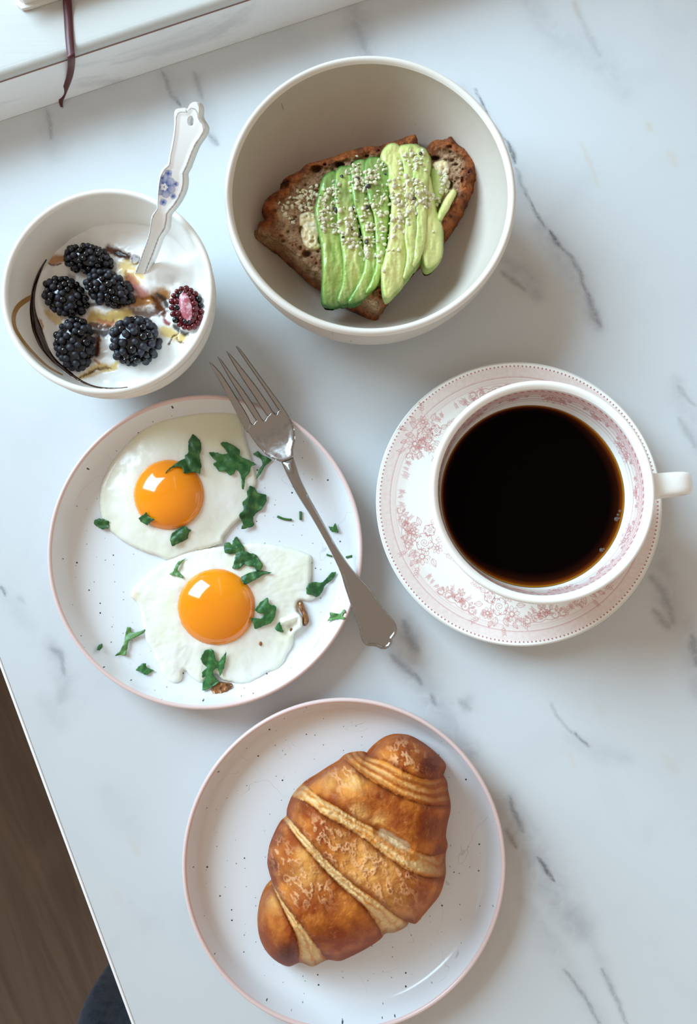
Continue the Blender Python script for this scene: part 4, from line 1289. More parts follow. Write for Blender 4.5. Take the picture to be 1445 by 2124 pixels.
def blob(name, pts, tree, h, mat, parent=None, attrs=None, label=None, step=2.4, r=7, seed=0, rough=.0006, loc=None, smooth_n=60, lift=.0):
    o = spline(pts, smooth_n)
    hit = shoot(tree, pts); zc = float(np.median(hit[:, 2])) - T
    def zt(p, d):
        xy = P(p[:, 0], p[:, 1], zc)[:, :2]
        return np.maximum(drop(tree, xy, zc), zc - .003) + lift + dome(d, r, h) + rough * fbm(p[:, 0], p[:, 1], 0, .09, 4, seed)
    V, F, dd, n, px = pslab(o, step, zt, lambda xy, d: np.zeros(len(xy)))
    V[n:2 * n, 2] = np.minimum(V[:n, 2] - h * .8 - .0006, V[n:2 * n, 2] + 9)
    return mesh(name, V, F, mat, parent, attrs=attrs(V) if attrs else None, label=label, loc=loc if loc is not None else (None if parent else V.mean(0)))


blob('butter', C3([(385, 795), (400, 772), (440, 768), (475, 800), (484, 860), (472, 900), (488, 930), (452, 946), (412, 926), (394, 880)]), bread_tree, .0016, m_butter.m, toast, label='pale butter smear', seed=3)
blob('butter', C3([(1008, 540), (1035, 528), (1070, 525), (1088, 555), (1080, 590), (1050, 600), (1015, 580)]), bread_tree, .0013, m_butter.m, toast, label='pale butter smear', seed=5)
blob('butter', C3([(352, 700), (380, 660), (430, 655), (462, 640), (468, 690), (450, 760), (410, 768), (372, 740)]), bread_tree, .0005, m_butter.m, toast, label='thin pale butter film', seed=6, rough=.0014, lift=-.0006)

# ---- avocado slices, fanned
m_avo = Mat('avocado_flesh', lin(170, 196, 100), rough=.22, spec=.55, sss=.2, sss_r=(.7, 1, .3), sss_s=.003, attr='ripe')
m_avo.mix(m_avo.ramp(m_avo.noise((160, 160, 160), 4, .6, .5), .52, .8, 0, .35), lin(206, 218, 140))
m_avo.bump(m_avo.noise(240, 4, .6), .45, .0012)
AV = [
    ('leftmost avocado slice, curved along the butter', [(505, 600), (478, 690), (463, 760), (478, 850), (493, 930), (498, 1050), (496, 1185), (520, 1206), (548, 1210), (580, 1195), (606, 1120), (600, 1000), (585, 880), (570, 760), (575, 680), (565, 585)], .0400, .0062, .15),
    ('second avocado slice from the left of the fan', [(565, 572), (552, 680), (562, 780), (582, 900), (594, 1000), (590, 1100), (566, 1182), (600, 1197), (645, 1172), (694, 1080), (696, 990), (668, 880), (652, 760), (655, 660), (650, 565), (605, 556)], .0410, .0062, .35),
    ('third avocado slice from the left, dark green', [(640, 540), (628, 620), (642, 720), (672, 820), (692, 930), (692, 1030), (655, 1120), (614, 1190), (652, 1188), (702, 1162), (748, 1110), (756, 1040), (746, 940), (736, 820), (718, 720), (708, 620), (700, 530)], .0420, .0062, .25),
    ('fourth avocado slice, in the middle of the fan', [(700, 525), (692, 600), (710, 700), (740, 800), (745, 920), (746, 1010), (724, 1090), (694, 1150), (740, 1122), (772, 1060), (788, 980), (794, 900), (804, 800), (806, 700), (808, 620), (800, 540), (755, 515)], .0425, .0062, .2),
    ('large pale yellow-green avocado slice, longest of the fan', [(815, 450), (780, 480), (775, 520), (806, 560), (808, 640), (822, 720), (818, 800), (808, 900), (788, 990), (774, 1050), (789, 1166), (830, 1142), (868, 1095), (884, 1010), (886, 900), (886, 800), (886, 700), (880, 600), (872, 510), (855, 462)], .0455, .0062, .8),
    ('narrow avocado slice right of the long pale slice', [(852, 470), (872, 540), (880, 640), (885, 760), (880, 880), (890, 980), (872, 1080), (902, 1052), (928, 1000), (940, 900), (935, 780), (925, 660), (920, 560), (934, 500), (962, 488), (930, 455), (890, 455)], .0450, .0060, .6),
    ('narrow avocado slice second from the right end of the fan', [(928, 480), (915, 560), (925, 680), (935, 800), (930, 900), (915, 1022), (946, 992), (968, 930), (980, 840), (982, 740), (985, 640), (996, 560), (990, 500), (962, 470)], .0440, .0058, .5),
    ('pale avocado slice hanging off the right side of the fan', [(988, 590), (975, 700), (976, 800), (970, 880), (958, 950), (984, 1030), (1042, 982), (1052, 900), (1047, 820), (1022, 750), (1012, 680)], .0405, .0050, .75),
    ('small yellow avocado end piece at the right crust', [(1105, 658), (1124, 678), (1102, 725), (1078, 770), (1048, 812), (1030, 792), (1046, 740), (1075, 690)], .0400, .0045, .9),
    ('small green avocado scrap on the top edge of the toast', [(618, 492), (652, 470), (682, 482), (692, 518), (662, 545), (640, 525)], .0360, .0035, .1),
    ('mashed avocado smear near the right crust', [(1000, 560), (1045, 556), (1086, 600), (1092, 650), (1062, 690), (1034, 742), (1004, 700), (996, 620)], .0365, .0030, .3),
    ('green avocado piece under the fan at the lower crust', [(745, 1040), (790, 1030), (795, 1090), (782, 1118), (738, 1112)], .0370, .003, .05),
]
avo = []
for k, (lab, pts, z0, h, ripe) in enumerate(AV):
    o = spline(C3(pts), 120)
    cx = o.mean(0)
    tg_ = np.gradient(o, axis=0); nn2 = np.stack([tg_[:, 1], -tg_[:, 0]], -1) / (np.linalg.norm(tg_, axis=1)[:, None] + 1e-9)
    if np.sum((o - cx) * nn2) < 0: nn2 = -nn2
    if k < 8: o = o + nn2 * 3.2

    def zt(p, d, z0=z0, h=h, k=k):
        # across the slice each one leans a little over its left neighbour
        v = (p[:, 1] - 100) * 1.0
        y3 = (p[:, 1] - 100) * 2.2578
        lean = -(p[:, 0] - cx[0]) * .00009
        z = z0 - h * .9 + (.62 * dome(d, 4.5, h) + .38 * dome(d, 15, h)) + lean + .0011 * fbm(p[:, 0] * 2.2, p[:, 1] * .6, 0, .05, 4, k) + .0004 * fbm(p[:, 0], p[:, 1], 0, .2, 3, k)
        z = z - .006 * sstep(1000, 1230, y3) * (1 if k in (0, 1, 2, 3) else .6) - .004 * sstep(640, 470, y3)
        return z
    def zb(xy, d):
        return np.maximum(drop(bread_tree, xy, .030), .030) * 0 + np.where(True, z0 - h - .006, 0)
    V, F, dd, n, px = pslab(o, 2.8, zt, zb, n_side=3, bulge=.0004)
    pq = proj(V); y3 = (pq[:, 1] - 100) * 2.2578; x3 = (pq[:, 0] - 450) * 2.2578
    de = np.r_[dd[:n], np.zeros(len(V) - n)]
    nz = fbm(pq[:, 0] * 2, pq[:, 1] * .5, 0, .03, 4, 7 + k)
    f = np.clip(ripe + .7 * nz + .25 * sstep(2, 12, de), 0, 1)
    c = mixc(np.array(lin(138, 180, 78)), np.array(lin(228, 230, 152)), f)
    skin = np.clip(sstep(5, 0, de) * (.65 - .4 * ripe) + .6 * sstep(1080, 1210, y3) * (k < 4) + (.55 * sstep(820, 640, y3) * sstep(.0, .2, nz + .25) if k < 4 else 0), 0, 1)  # skin green, plus shade painted under the seeds on the left slices
    c = mixc(c, np.array(lin(66, 122, 58)), skin)
    o_ = mesh('avocado_slice' if k < 9 else 'avocado_piece', V, F, m_avo.m, None, loc=V[n:2 * n].mean(0), attrs={'ripe': c})
    tag(o_, lab, 'avocado', 'avocado slices on the toast'); avo.append(o_)
top_tree = world_mesh([crumb_o, crust_o] + avo)

# ---- hulled hemp seeds
m_seed = Mat('hemp_seed', lin(218, 210, 180), rough=.4, spec=.4, sss=.2, sss_s=.001)
m_seed.mix(m_seed.ramp(m_seed.noise(900, 2), .45, .65, 0, .6), lin(198, 192, 156))
m_husk = Mat('seed_husk', lin(58, 52, 46), rough=.4)
bm = bmesh.new(); bmesh.ops.create_icosphere(bm, subdivisions=2, radius=1)
sV = np.array([tuple(v.co) for v in bm.verts]); sF = [tuple(v.index for v in f.verts) for f in bm.faces]; bm.free()
sV = sV * np.array([1.25, 1.0, .52]); sV[:, 0] += .25 * (sV[:, 1] ** 2)
MAIN = C3([(470, 690), (560, 610), (640, 540), (760, 525), (830, 560), (900, 470), (965, 470), (1005, 560), (1085, 600), (1085, 680), (1020, 745), (990, 760), (965, 800), (890, 850), (820, 960), (700, 990), (560, 900), (490, 870), (465, 760)])
LEFT = C3([(285, 730), (330, 690), (400, 660), (470, 640), (480, 700), (400, 760), (350, 830), (310, 800)])
sr = np.random.default_rng(17)
seeds = []
def scatter(poly, num, dens, mind):
    lo, hi = poly.min(0), poly.max(0); got = []
    tries = 0
    while len(got) < num and tries < 60000:
        tries += 1
        p = sr.uniform(lo, hi)
        if not inside(p[None], poly)[0]: continue
        if sr.uniform() > dens(p): continue
        if got and np.min(np.linalg.norm(np.array(got) - p, axis=1)) < mind: continue
        got.append(p)
    return got
dn = lambda p: np.clip(.45 + 1.6 * fbm(p[None, 0], p[None, 1], 0, .022, 2, 6)[0], .08, 1)
pts = scatter(MAIN, 268, dn, 4.4)
pts += scatter(LEFT, 20, lambda p: 1, 7) + [C3([q])[0] for q in ((655, 507), (760, 1000), (708, 965), (742, 972), (770, 960), (850, 945), (1010, 860), (690, 990), (340, 800), (390, 745), (780, 1045))]
pts = pts[:299]
hits = shoot(top_tree, np.array(pts))
seed_me = None
for k, (h, p) in enumerate(zip(hits, pts)):
    dark = k % 19 == 7 and k < 268
    if seed_me is None:
        o_ = mesh('hemp_seed', sV * .00112 + h, sF, m_seed.m, None, loc=h); seed_me = o_.data
        husk_me = seed_me.copy(); husk_me.materials.clear(); husk_me.materials.append(m_husk.m)
        tag(o_, 'cream hemp seed on the avocado', 'seed', 'hemp seeds'); first_seed = o_
    else:
        o_ = first_seed.copy(); COL.objects.link(o_)
        if dark:
            o_.data = husk_me; o_['label'] = 'dark seed husk among the hemp seeds on the toast'; o_['group'] = 'dark husks on the toast'; o_.name = 'seed_husk'
    if not dark:
        if k >= 268 and k < 288:
            o_['label'] = 'pale hemp seed on the buttered bread left of the avocado slices'; o_['group'] = 'hemp seeds on the buttered bread'
        elif p[0] > 806:
            o_['label'] = 'cream hemp seed on the pale yellow-green slices at the right of the fan'; o_['group'] = 'hemp seeds on the pale right slices'
        else:
            o_['label'] = 'cream hemp seed on the green avocado slices at the left of the fan'; o_['group'] = 'hemp seeds on the green left slices'
    o_.location = Vector(h) + Vector((0, 0, .00035))
    o_.rotation_euler = (sr.normal() * .45, sr.normal() * .45, sr.uniform(0, 6.28))
    s = sr.uniform(.65, 1.25); o_.scale = (s, s, s)

# the many further seeds, too thick to pick apart singly
xp = scatter(MAIN, 230, dn, 2.6) + scatter(LEFT, 18, lambda p: 1, 4)
xh = shoot(top_tree, np.array(xp))
VV, FF = [], []
for k, h in enumerate(xh):
    a = sr.uniform(0, 6.28); sc_ = sr.uniform(.0005, .0010)
    t1, t2 = sr.normal() * .5, sr.normal() * .5
    q = sV * sc_
    q = np.c_[q[:, 0] * math.cos(a) - q[:, 1] * math.sin(a), q[:, 0] * math.sin(a) + q[:, 1] * math.cos(a), q[:, 2]]
    q[:, 2] += q[:, 0] * t1 + q[:, 1] * t2
    FF += [tuple(i + len(VV) * len(sV) for i in f) for f in sF]; VV.append(q + h + (0, 0, .0002))
o_ = mesh('hemp_seeds', np.vstack(VV), FF, m_seed.m, None, loc=np.vstack(VV).mean(0))
tag(o_, 'fine layer of small hemp seeds between the larger ones on the avocado', 'seeds'); o_['kind'] = 'stuff'
# ================================================================ YOGURT, BERRIES, SPOON
ZYO = .0335
m_yog = Mat('yogurt', lin(246, 246, 243), rough=.22, spec=.5, sss=.25, sss_r=(1, .95, .85), sss_s=.002, attr='tint')
m_syr = Mat('date_syrup', lin(60, 26, 12), rough=.06, spec=.6, attr='tint', coat=.4, coat_r=.03)
yog = thing('yogurt', 'white yogurt with amber and brown syrup swirls filling the small bowl', 'yogurt', (YC[0], YC[1], T + .010))
AMB, BRN, DRK, PNK, YEL = lin(186, 126, 44), lin(96, 48, 14), lin(34, 13, 10), lin(214, 120, 104), lin(228, 196, 112)
SYR = [   # (points in the 3.14x crop, half width, colour, strength)
    ([(300, 500), (360, 505), (420, 495)], 26, AMB, .9), ([(285, 535), (340, 530), (385, 528)], 5, BRN, .9), ([(700, 430), (770, 455), (850, 495), (890, 525)], 30, BRN, 1), ([(760, 450), (830, 490)], 20, DRK, .8),
    ([(820, 560), (870, 600), (910, 640)], 52, YEL, .85), ([(850, 640), (900, 690), (950, 745)], 34, PNK, .8), ([(880, 740), (940, 755), (980, 770)], 12, lin(160, 40, 30), .7), ([(835, 600), (850, 660)], 16, AMB, .5),
    ([(800, 790), (880, 770), (960, 780), (1040, 740), (1080, 720)], 34, AMB, .95), ([(860, 830), (960, 850), (1020, 835)], 26, BRN, .85), ([(1010, 770), (1040, 810), (1060, 850)], 30, BRN, 1), ([(1035, 745), (1075, 760), (1085, 800)], 20, DRK, .9),
    ([(600, 880), (680, 890), (760, 870), (830, 860)], 42, YEL, .95), ([(640, 900), (700, 910), (740, 905)], 16, PNK, .7), ([(590, 920), (660, 935), (740, 930), (780, 925)], 16, BRN, .9), ([(620, 960), (680, 980), (720, 960)], 26, DRK, .9), ([(625, 1000), (632, 1060), (628, 1110)], 22, BRN, 1),
    ([(1070, 960), (1120, 985), (1190, 1005)], 36, YEL, .9), ([(1130, 930), (1180, 965), (1215, 985)], 14, DRK, .9), ([(1090, 1050), (1130, 1000), (1160, 985)], 6, BRN, .9), ([(1150, 1010), (1200, 1048)], 5, BRN, .8), ([(1070, 900), (1090, 910)], 18, lin(150, 12, 12), .9),
    ([(505, 1275), (560, 1245), (620, 1205), (700, 1205), (760, 1180)], 20, YEL, .9), ([(530, 1262), (590, 1228), (640, 1210)], 8, BRN, .9), ([(650, 1215), (720, 1200)], 7, BRN, .7), ([(640, 1180), (625, 1160)], 10, AMB, .8), ([(560, 1262), (660, 1235), (760, 1210)], 8, YEL, .6),
    ([(320, 850), (360, 880), (380, 900)], 26, YEL, .8), ([(270, 900), (285, 940), (280, 960)], 8, AMB, .7), ([(450, 590), (480, 610), (470, 640)], 14, BRN, .5), ([(580, 800), (610, 800), (640, 790)], 18, DRK, .7),
]
NR, NT = 110, 300
rY = yog_in_r(ZYO + .002) + .0006
rr = rY * np.linspace(.002, 1, NR) ** .9; th = np.linspace(0, 2 * np.pi, NT, endpoint=False)
X = YC[0] + rr[:, None] * np.cos(th); Yv = YC[1] + rr[:, None] * np.sin(th)
X, Yv = X.ravel(), Yv.ravel()
W = np.stack([X, Yv, np.full(len(X), T + ZYO)], -1)
q2 = (proj(W) - (0, 380)) * 3.1413
z = ZYO + .0012 * fbm(X, Yv, 0, 70, 3, 6)
rad = np.repeat(rr, NT)
z += .0018 * sstep(rY - .006, rY, rad)
z += .0050 * np.exp(-(((q2[:, 0] - 1010) / 170) ** 2 + ((q2[:, 1] - 520) / 150) ** 2))          # mound beside the spoon
z += .0030 * np.exp(-(seg_dist(q2, np.array([(800, 580), (880, 610), (960, 700), (1000, 740)]))[0] / 60) ** 2)
z += .0028 * np.exp(-(seg_dist(q2, np.array([(990, 680), (1080, 560), (1200, 560)]))[0] / 55) ** 2)
z -= .0028 * np.exp(-(seg_dist(q2, np.array([(1010, 650), (1120, 640)]))[0] / 40) ** 2)
z += .0025 * np.exp(-(seg_dist(q2, np.array([(610, 820), (700, 850), (800, 850)]))[0] / 42) ** 2)
z += .0022 * np.exp(-(seg_dist(q2, np.array([(640, 1170), (700, 1150), (760, 1180)]))[0] / 40) ** 2)
z += .0018 * np.exp(-(seg_dist(q2, np.array([(300, 600), (270, 760), (300, 950), (350, 1080)]))[0] / 40) ** 2)
jit = np.stack([q2[:, 0] + 26 * fbm(q2[:, 0], q2[:, 1], 0, .012, 4, 2), q2[:, 1] + 26 * fbm(q2[:, 0], q2[:, 1], 0, .012, 4, 3)], -1)
tint = np.tile(np.array(lin(247, 247, 244)), (len(X), 1))
for pts, w, c, s in SYR:
    line = spline(np.array(pts, float), 20, False) if len(pts) > 2 else np.array(pts, float)
    d, t = seg_dist(jit, line)
    a = s * sstep(1.55, .35, d / w + .55 * fbm(q2[:, 0], q2[:, 1], 0, .035, 4, 31)) ** 1.2
    tint = mixc(tint, np.array(c), np.clip(a, 0, 1)) if True else tint
    z = z - .0006 * a
V = np.stack([X, Yv, T + z], -1)
yo = mesh('yogurt_surface', V, grid_faces(NR, NT, cv=True), m_yog.m, yog, attrs={'tint': tint})
if yo.data.polygons[5000].normal.z < 0: yo.data.flip_normals()
yog_tree = world_mesh([yo]); bowl_tree = world_mesh(kids(yog_bowl))
both_tree = world_mesh([yo] + kids(yog_bowl))


def ribbon(name, pts, width, tree, mat, parent, col, thick=.0005, label=None, smp=60):
    """syrup lying along a traced line on a surface"""
    c = spline(np.array(pts, float), smp, False)
    tg = np.gradient(c, axis=0); nn = np.stack([-tg[:, 1], tg[:, 0]], -1) / (np.linalg.norm(tg, axis=1)[:, None] + 1e-9)
    ws = np.interp(np.linspace(0, 1, smp), np.linspace(0, 1, len(width)), width)
    K = 7; rows = []
    for j in range(K):
        s = j / (K - 1) * 2 - 1
        px = C2(c + nn * (ws * s)[:, None])
        h = shoot(tree, px)
        tocam = (np.array([0, 0, T + CAM_H]) - h); tocam /= np.linalg.norm(tocam, axis=1)[:, None]
        rows.append(h + tocam * (thick * math.sqrt(max(0, 1 - s * s)) + .00012))
    V = np.stack(rows, 1).reshape(-1, 3)
    return mesh(name, V, grid_faces(smp, K), mat, parent, attrs={'tint': np.tile(np.array(col), (len(V), 1))}, label=label)


syrup = thing('syrup', 'dark brown syrup running round the left side of the yogurt', 'syrup', (YC[0] - .03, YC[1], T + ZYO))
ribbon('syrup_streak', [(303, 497), (262, 570), (228, 660), (212, 760), (216, 850), (245, 960), (285, 1060), (340, 1140), (400, 1195), (470, 1250)], [4, 10, 12, 14, 22, 32, 28, 16, 12, 12], both_tree, m_syr.m, syrup, lin(40, 16, 10), .0006)
ribbon('syrup_streak', [(470, 1250), (540, 1295), (620, 1325), (700, 1336), (770, 1334), (830, 1328)], [9, 7, 5, 5, 4, 2], both_tree, m_syr.m, syrup, lin(70, 36, 22), .0003)
m_film = Mat('syrup_film', lin(176, 138, 84), rough=.15, attr='tint')
ribbon('syrup_film', [(205, 742), (150, 775), (110, 815), (90, 870), (98, 940), (130, 1000), (180, 1065), (250, 1140), (320, 1200), (410, 1250)], [16, 17, 15, 12, 11, 10, 9, 8, 7, 4], bowl_tree, m_film.m, syrup, lin(172, 132, 78), .00008, 'thin tan film on the bowl wall')

# ---- blackberries, every drupelet its own part
m_drup = Mat('blackberry_skin', lin(16, 15, 22), rough=.34, spec=.4)
m_drup.mix(m_drup.ramp(m_drup.noise(700, 4, .6), .40, .68, 0, .6), lin(92, 94, 110))
m_drup.bump(m_drup.noise(1500, 3), .25, .0003)
m_wet = Mat('blackberry_wet', lin(10, 9, 14), rough=.10, spec=.6)
m_red = Mat('berry_flesh_red', lin(92, 14, 20), rough=.14, spec=.5, sss=.2, sss_r=(1, .2, .2), sss_s=.002)
m_pith = Mat('berry_pith', lin(170, 84, 96), rough=.35)
m_pith.mix(m_pith.ramp(m_pith.noise(350, 4), .45, .65), lin(226, 190, 200)); m_pith.mix(m_pith.ramp(m_pith.noise(500, 3), .6, .75), lin(150, 34, 50))
bm = bmesh.new(); bmesh.ops.create_icosphere(bm, subdivisions=3, radius=1)
dV = np.array([tuple(v.co) for v in bm.verts]); dF = [tuple(v.index for v in f.verts) for f in bm.faces]; bm.free()
dV[:, 2] *= .95
def drup_mesh(mat):
    o = mesh('drupelet', dV, dF, mat, None); me = o.data; bpy.data.objects.remove(o); return me
D_dry, D_wet, D_red = drup_mesh(m_drup.m), drup_mesh(m_wet.m), drup_mesh(m_red.m)
U = .00025 / 3.1413       # metres per crop unit at yogurt height
BER = [
    ('blackberry at the top of the bowl of yogurt', (575, 500), 158, 92, 8, .0085, .6), ('blackberry in the middle, right of the others, by the spoon', (715, 690), 165, 108, 24, .0090, .3),
    ('blackberry at the left of the cluster', (430, 745), 150, 118, 38, .0090, .5), ('upright blackberry at the lower left', (492, 1050), 122, 172, 0, .0090, .3),
    ('plump frosted blackberry at the bottom of the bowl', (885, 1030), 160, 158, -30, .0098, .25),
]
bk = np.random.default_rng(2)
for k, (lab, c, a, b, ang, hz, wet) in enumerate(BER):
    px = C2([c])[0]; zc = ZYO + .0030
    w0 = P(px[0], px[1], zc)
    t = thing('blackberry', lab, 'blackberry', w0 - np.array([0, 0, hz * .6]), 'blackberries in the yogurt')
    A, B = a * U * .95, b * U * .95
    ca, sa = math.cos(R(-ang)), math.sin(R(-ang))
    N = 84
    pts = []
    for i in range(N):
        y = 1 - 2 * (i + .5) / N; r = math.sqrt(1 - y * y); ph = i * 2.39996 + bk.normal() * .10
        pts.append((r * math.cos(ph), r * math.sin(ph), y))
    pts = np.array(pts) + bk.normal(size=(N, 3)) * .03
    cV = dV * np.array([A * .96, B * .96, hz * .95]); cV = np.c_[cV[:, 0] * ca - cV[:, 1] * sa, cV[:, 0] * sa + cV[:, 1] * ca, cV[:, 2]]
    mesh('core', w0 + cV, dF, m_wet.m, t)
    for i in range(N):
        if pts[i, 2] < -.45: continue
        l = pts[i] * (A, B, hz); l = np.array([l[0] * ca - l[1] * sa, l[0] * sa + l[1] * ca, l[2]])
        o_ = bpy.data.objects.new('drupelet', D_wet if bk.uniform() < wet else D_dry); COL.objects.link(o_); o_.parent = t
        o_.location = Vector(l + np.array([0, 0, hz * .6]))
        s = .00180 * bk.uniform(.86, 1.12) * math.sqrt(a * b) / 135
        o_.scale = (s, s, s); o_.rotation_euler = (bk.uniform(0, 6), bk.uniform(0, 6), bk.uniform(0, 6))
# cut berry showing its pink middle
px = C2([(1215, 815)])[0]; w0 = P(px[0], px[1], ZYO + .0020)
t = thing('blackberry', 'halved blackberry showing its pink core at the right of the yogurt', 'blackberry', w0 - np.array([0, 0, .004]), 'blackberries in the yogurt')
ca, sa = math.cos(R(12)), math.sin(R(12))
A, B = 100 * U, 140 * U
cV = dV * (A * .95, B * .95, .0045); cV = np.c_[cV[:, 0] * ca - cV[:, 1] * sa, cV[:, 0] * sa + cV[:, 1] * ca, cV[:, 2]]; mesh('flesh', w0 + cV - (0, 0, .0015), dF, m_red.m, t)
pV = dV * (A * .42, B * .78, .0022); pV = np.c_[pV[:, 0] * ca - pV[:, 1] * sa, pV[:, 0] * sa + pV[:, 1] * ca, pV[:, 2]]; mesh('pith', w0 + pV + (0, 0, .0022), dF, m_pith.m, t, label='pink and white core')
for ring, (rf, nn_, zo, sc) in enumerate(((.98, 19, .0002, .00165), (.66, 15, .0022, .00125))):
    for i in range(nn_):
        a = 2 * math.pi * (i + .3 * ring) / nn_
        l = np.array([math.cos(a) * A * rf * (1 if ring == 0 else .92), math.sin(a) * B * rf * (1 if ring == 0 else 1.1), zo]); l = np.array([l[0] * ca - l[1] * sa, l[0] * sa + l[1] * ca, l[2]])
        o_ = bpy.data.objects.new('drupelet', D_red if bk.uniform() < .62 else D_wet); COL.objects.link(o_); o_.parent = t
        o_.location = Vector(l + np.array([0, 0, .004])); s = sc * bk.uniform(.85, 1.15); o_.scale = (s * (1.25 if ring else 1), s * .95, s * .9); o_.rotation_euler = (0, 0, a)

# ---- porcelain spoon
m_spoon = Mat('spoon_porcelain', lin(245, 245, 243), rough=.25, spec=.5, attr='print')
SL = [(570, 152), (555, 128), (500, 132), (455, 140), (435, 168), (430, 230), (432, 300), (420, 420), (400, 540), (378, 650), (362, 735), (330, 770), (295, 812), (268, 880), (254, 960), (246, 1070), (242, 1200), (236, 1240), (200, 1290), (180, 1330), (170, 1400), (155, 1500), (125, 1600), (80, 1720), (40, 1840), (0, 1930), (-30, 2010)]
SRt = [(570, 165), (590, 112), (620, 72), (660, 60), (690, 72), (708, 105), (715, 150), (712, 200), (718, 240), (742, 280), (766, 320), (772, 365), (752, 420), (716, 475), (675, 535), (635, 625), (605, 705), (575, 785), (542, 845), (546, 900), (543, 965), (528, 1035), (492, 1115), (442, 1196), (382, 1268), (360, 1305), (354, 1372), (338, 1455), (272, 1556), (244, 1635), (204, 1745), (154, 1865), (108, 1995), (85, 2040)]
ol = resample(spline(C10(SL), 170, False), 150); orr = resample(spline(C10(SRt), 170, False), 160)
so_ = np.vstack([ol, orr[::-1]])
so_ = so_[np.r_[True, np.linalg.norm(np.diff(so_, axis=0), axis=1) > .3]]
hole = C10(np.c_[618 + 31 * np.cos(np.linspace(0, 2 * np.pi, 26, endpoint=False)), 274 + 50 * np.sin(np.linspace(0, 2 * np.pi, 26, endpoint=False))])
def spoon_z(px):
    y = (np.atleast_2d(px)[:, 1] - 200) * 5.3106
    g = lambda q: np.interp(q, [-400, 40, 600, 1000, 1250, 1500, 1800, 2040, 2300], [.0955, .0905, .0830, .0745, .0680, .0585, .0450, .0335, .021])
    return sum(g(y + k) for k in np.linspace(-300, 300, 21)) / 21 + .0012 * sstep(1100, 1300, y) * sstep(1600, 1350, y)
LL = [(570, 176), (500, 172), (472, 190), (456, 230), (452, 300), (440, 420), (420, 540), (395, 650), (385, 740), (378, 765), (320, 815), (285, 880), (270, 960), (258, 1070), (252, 1200), (247, 1240), (204, 1310), (185, 1360), (178, 1400), (165, 1500), (135, 1600), (90, 1720), (50, 1840), (14, 1930)]
LR = [(572, 176), (585, 152), (620, 130), (660, 140), (688, 180), (695, 230), (715, 270), (745, 310), (755, 370), (735, 420), (700, 470), (660, 530), (620, 620), (590, 700), (560, 780), (526, 845), (530, 900), (528, 960), (515, 1030), (480, 1110), (430, 1190), (370, 1260), (345, 1300), (340, 1370), (325, 1450), (260, 1550), (230, 1630), (190, 1740), (140, 1860), (95, 1990)]
line_l, line_r = C10(LL), C10(LR)
inner_poly = np.vstack([line_l, line_r[::-1]])


def spoon_top(px, d):
    ins = inside(px, inner_poly); dl = np.minimum(seg_dist(px, line_l)[0], seg_dist(px, line_r)[0])
    return spoon_z(px) + dome(d, 2.0, .0005) - .00022 * np.where(ins, sstep(0, 9, dl), 0)
V, F, dd, n, px = pslab(so_, 1.55, spoon_top, lambda xy, d: np.zeros(len(xy)), holes=[hole])
bpx = px + np.array([9.0, 1.5]) * sstep(0, .35, (1180 - 0) / 1)       # the back edge leans out to the right
V[n:2 * n] = P(bpx[:, 0], bpx[:, 1], spoon_z(px) - .0036)
dl = np.minimum(seg_dist(px, line_l)[0], seg_dist(px, line_r)[0])
base = np.tile(np.array(lin(246, 246, 244)), (len(V), 1))
ln = np.r_[.75 * sstep(1.25, .5, dl), np.zeros(len(V) - n)]
base = mixc(base, np.array(lin(92, 70, 62)), ln)
# blue flower print
fi = np.zeros(n); fx = (px - (280, 200)) * 5.3106
def flower(c, r, petals, ph, sq=1.0):
    global fi, fl_
    q = fx - np.array(c); rd = np.linalg.norm(q * (1, sq), axis=1); a = np.arctan2(q[:, 1] * sq, q[:, 0])
    lob = r * (.80 + .22 * np.abs(np.cos((a - ph) * petals / 2)))
    m = sstep(lob + 6, lob - 4, rd)
    tone = np.clip(1.0 - rd / lob, 0, 1) * .75 + .28 + .22 * sstep(.75, 1.0, rd / lob) + .25 * np.abs(np.sin((a - ph) * petals / 2)) ** 6
    fi = np.maximum(fi, m * np.clip(tone, 0, 1))
flower((330, 990), 118, 6, .4, .92); flower((365, 850), 46, 4, .9); flower((445, 965), 34, 3, 0); flower((420, 1100), 34, 4, .3); flower((310, 1165), 42, 4, 1.2); flower((300, 900), 36, 3, .2)
cc = np.linalg.norm(fx - (320, 998), axis=1); ac = np.arctan2(fx[:, 1] - 998, fx[:, 0] - 320)
fi = np.where(cc < 38 + 6 * np.cos(5 * ac), .12 + .75 * (cc < 10), fi)
fi *= inside(px, inner_poly)
blue = np.r_[fi, np.zeros(len(V) - n)]
base = mixc(base, np.array(lin(30, 78, 165)), np.clip(blue, 0, 1))
spoon = thing('spoon', 'white porcelain spoon with blue flower print standing in the yogurt', 'spoon', V.mean(0) * (1, 1, 0) + (0, 0, T + ZYO))
mesh('handle', V, F, m_spoon.m, spoon, attrs={'print': base}, label='white handle, blue flower print, hole at the end')
# the spoon's bowl, sunk in the yogurt
c = P(282, 612, ZYO - .010); sbV = dV * (.013, .019, .0035); mesh('spoon_bowl', c + sbV, dF, m_spoon.m, spoon, attrs={'print': np.tile(np.array(lin(246, 246, 244)), (len(sbV), 1))})
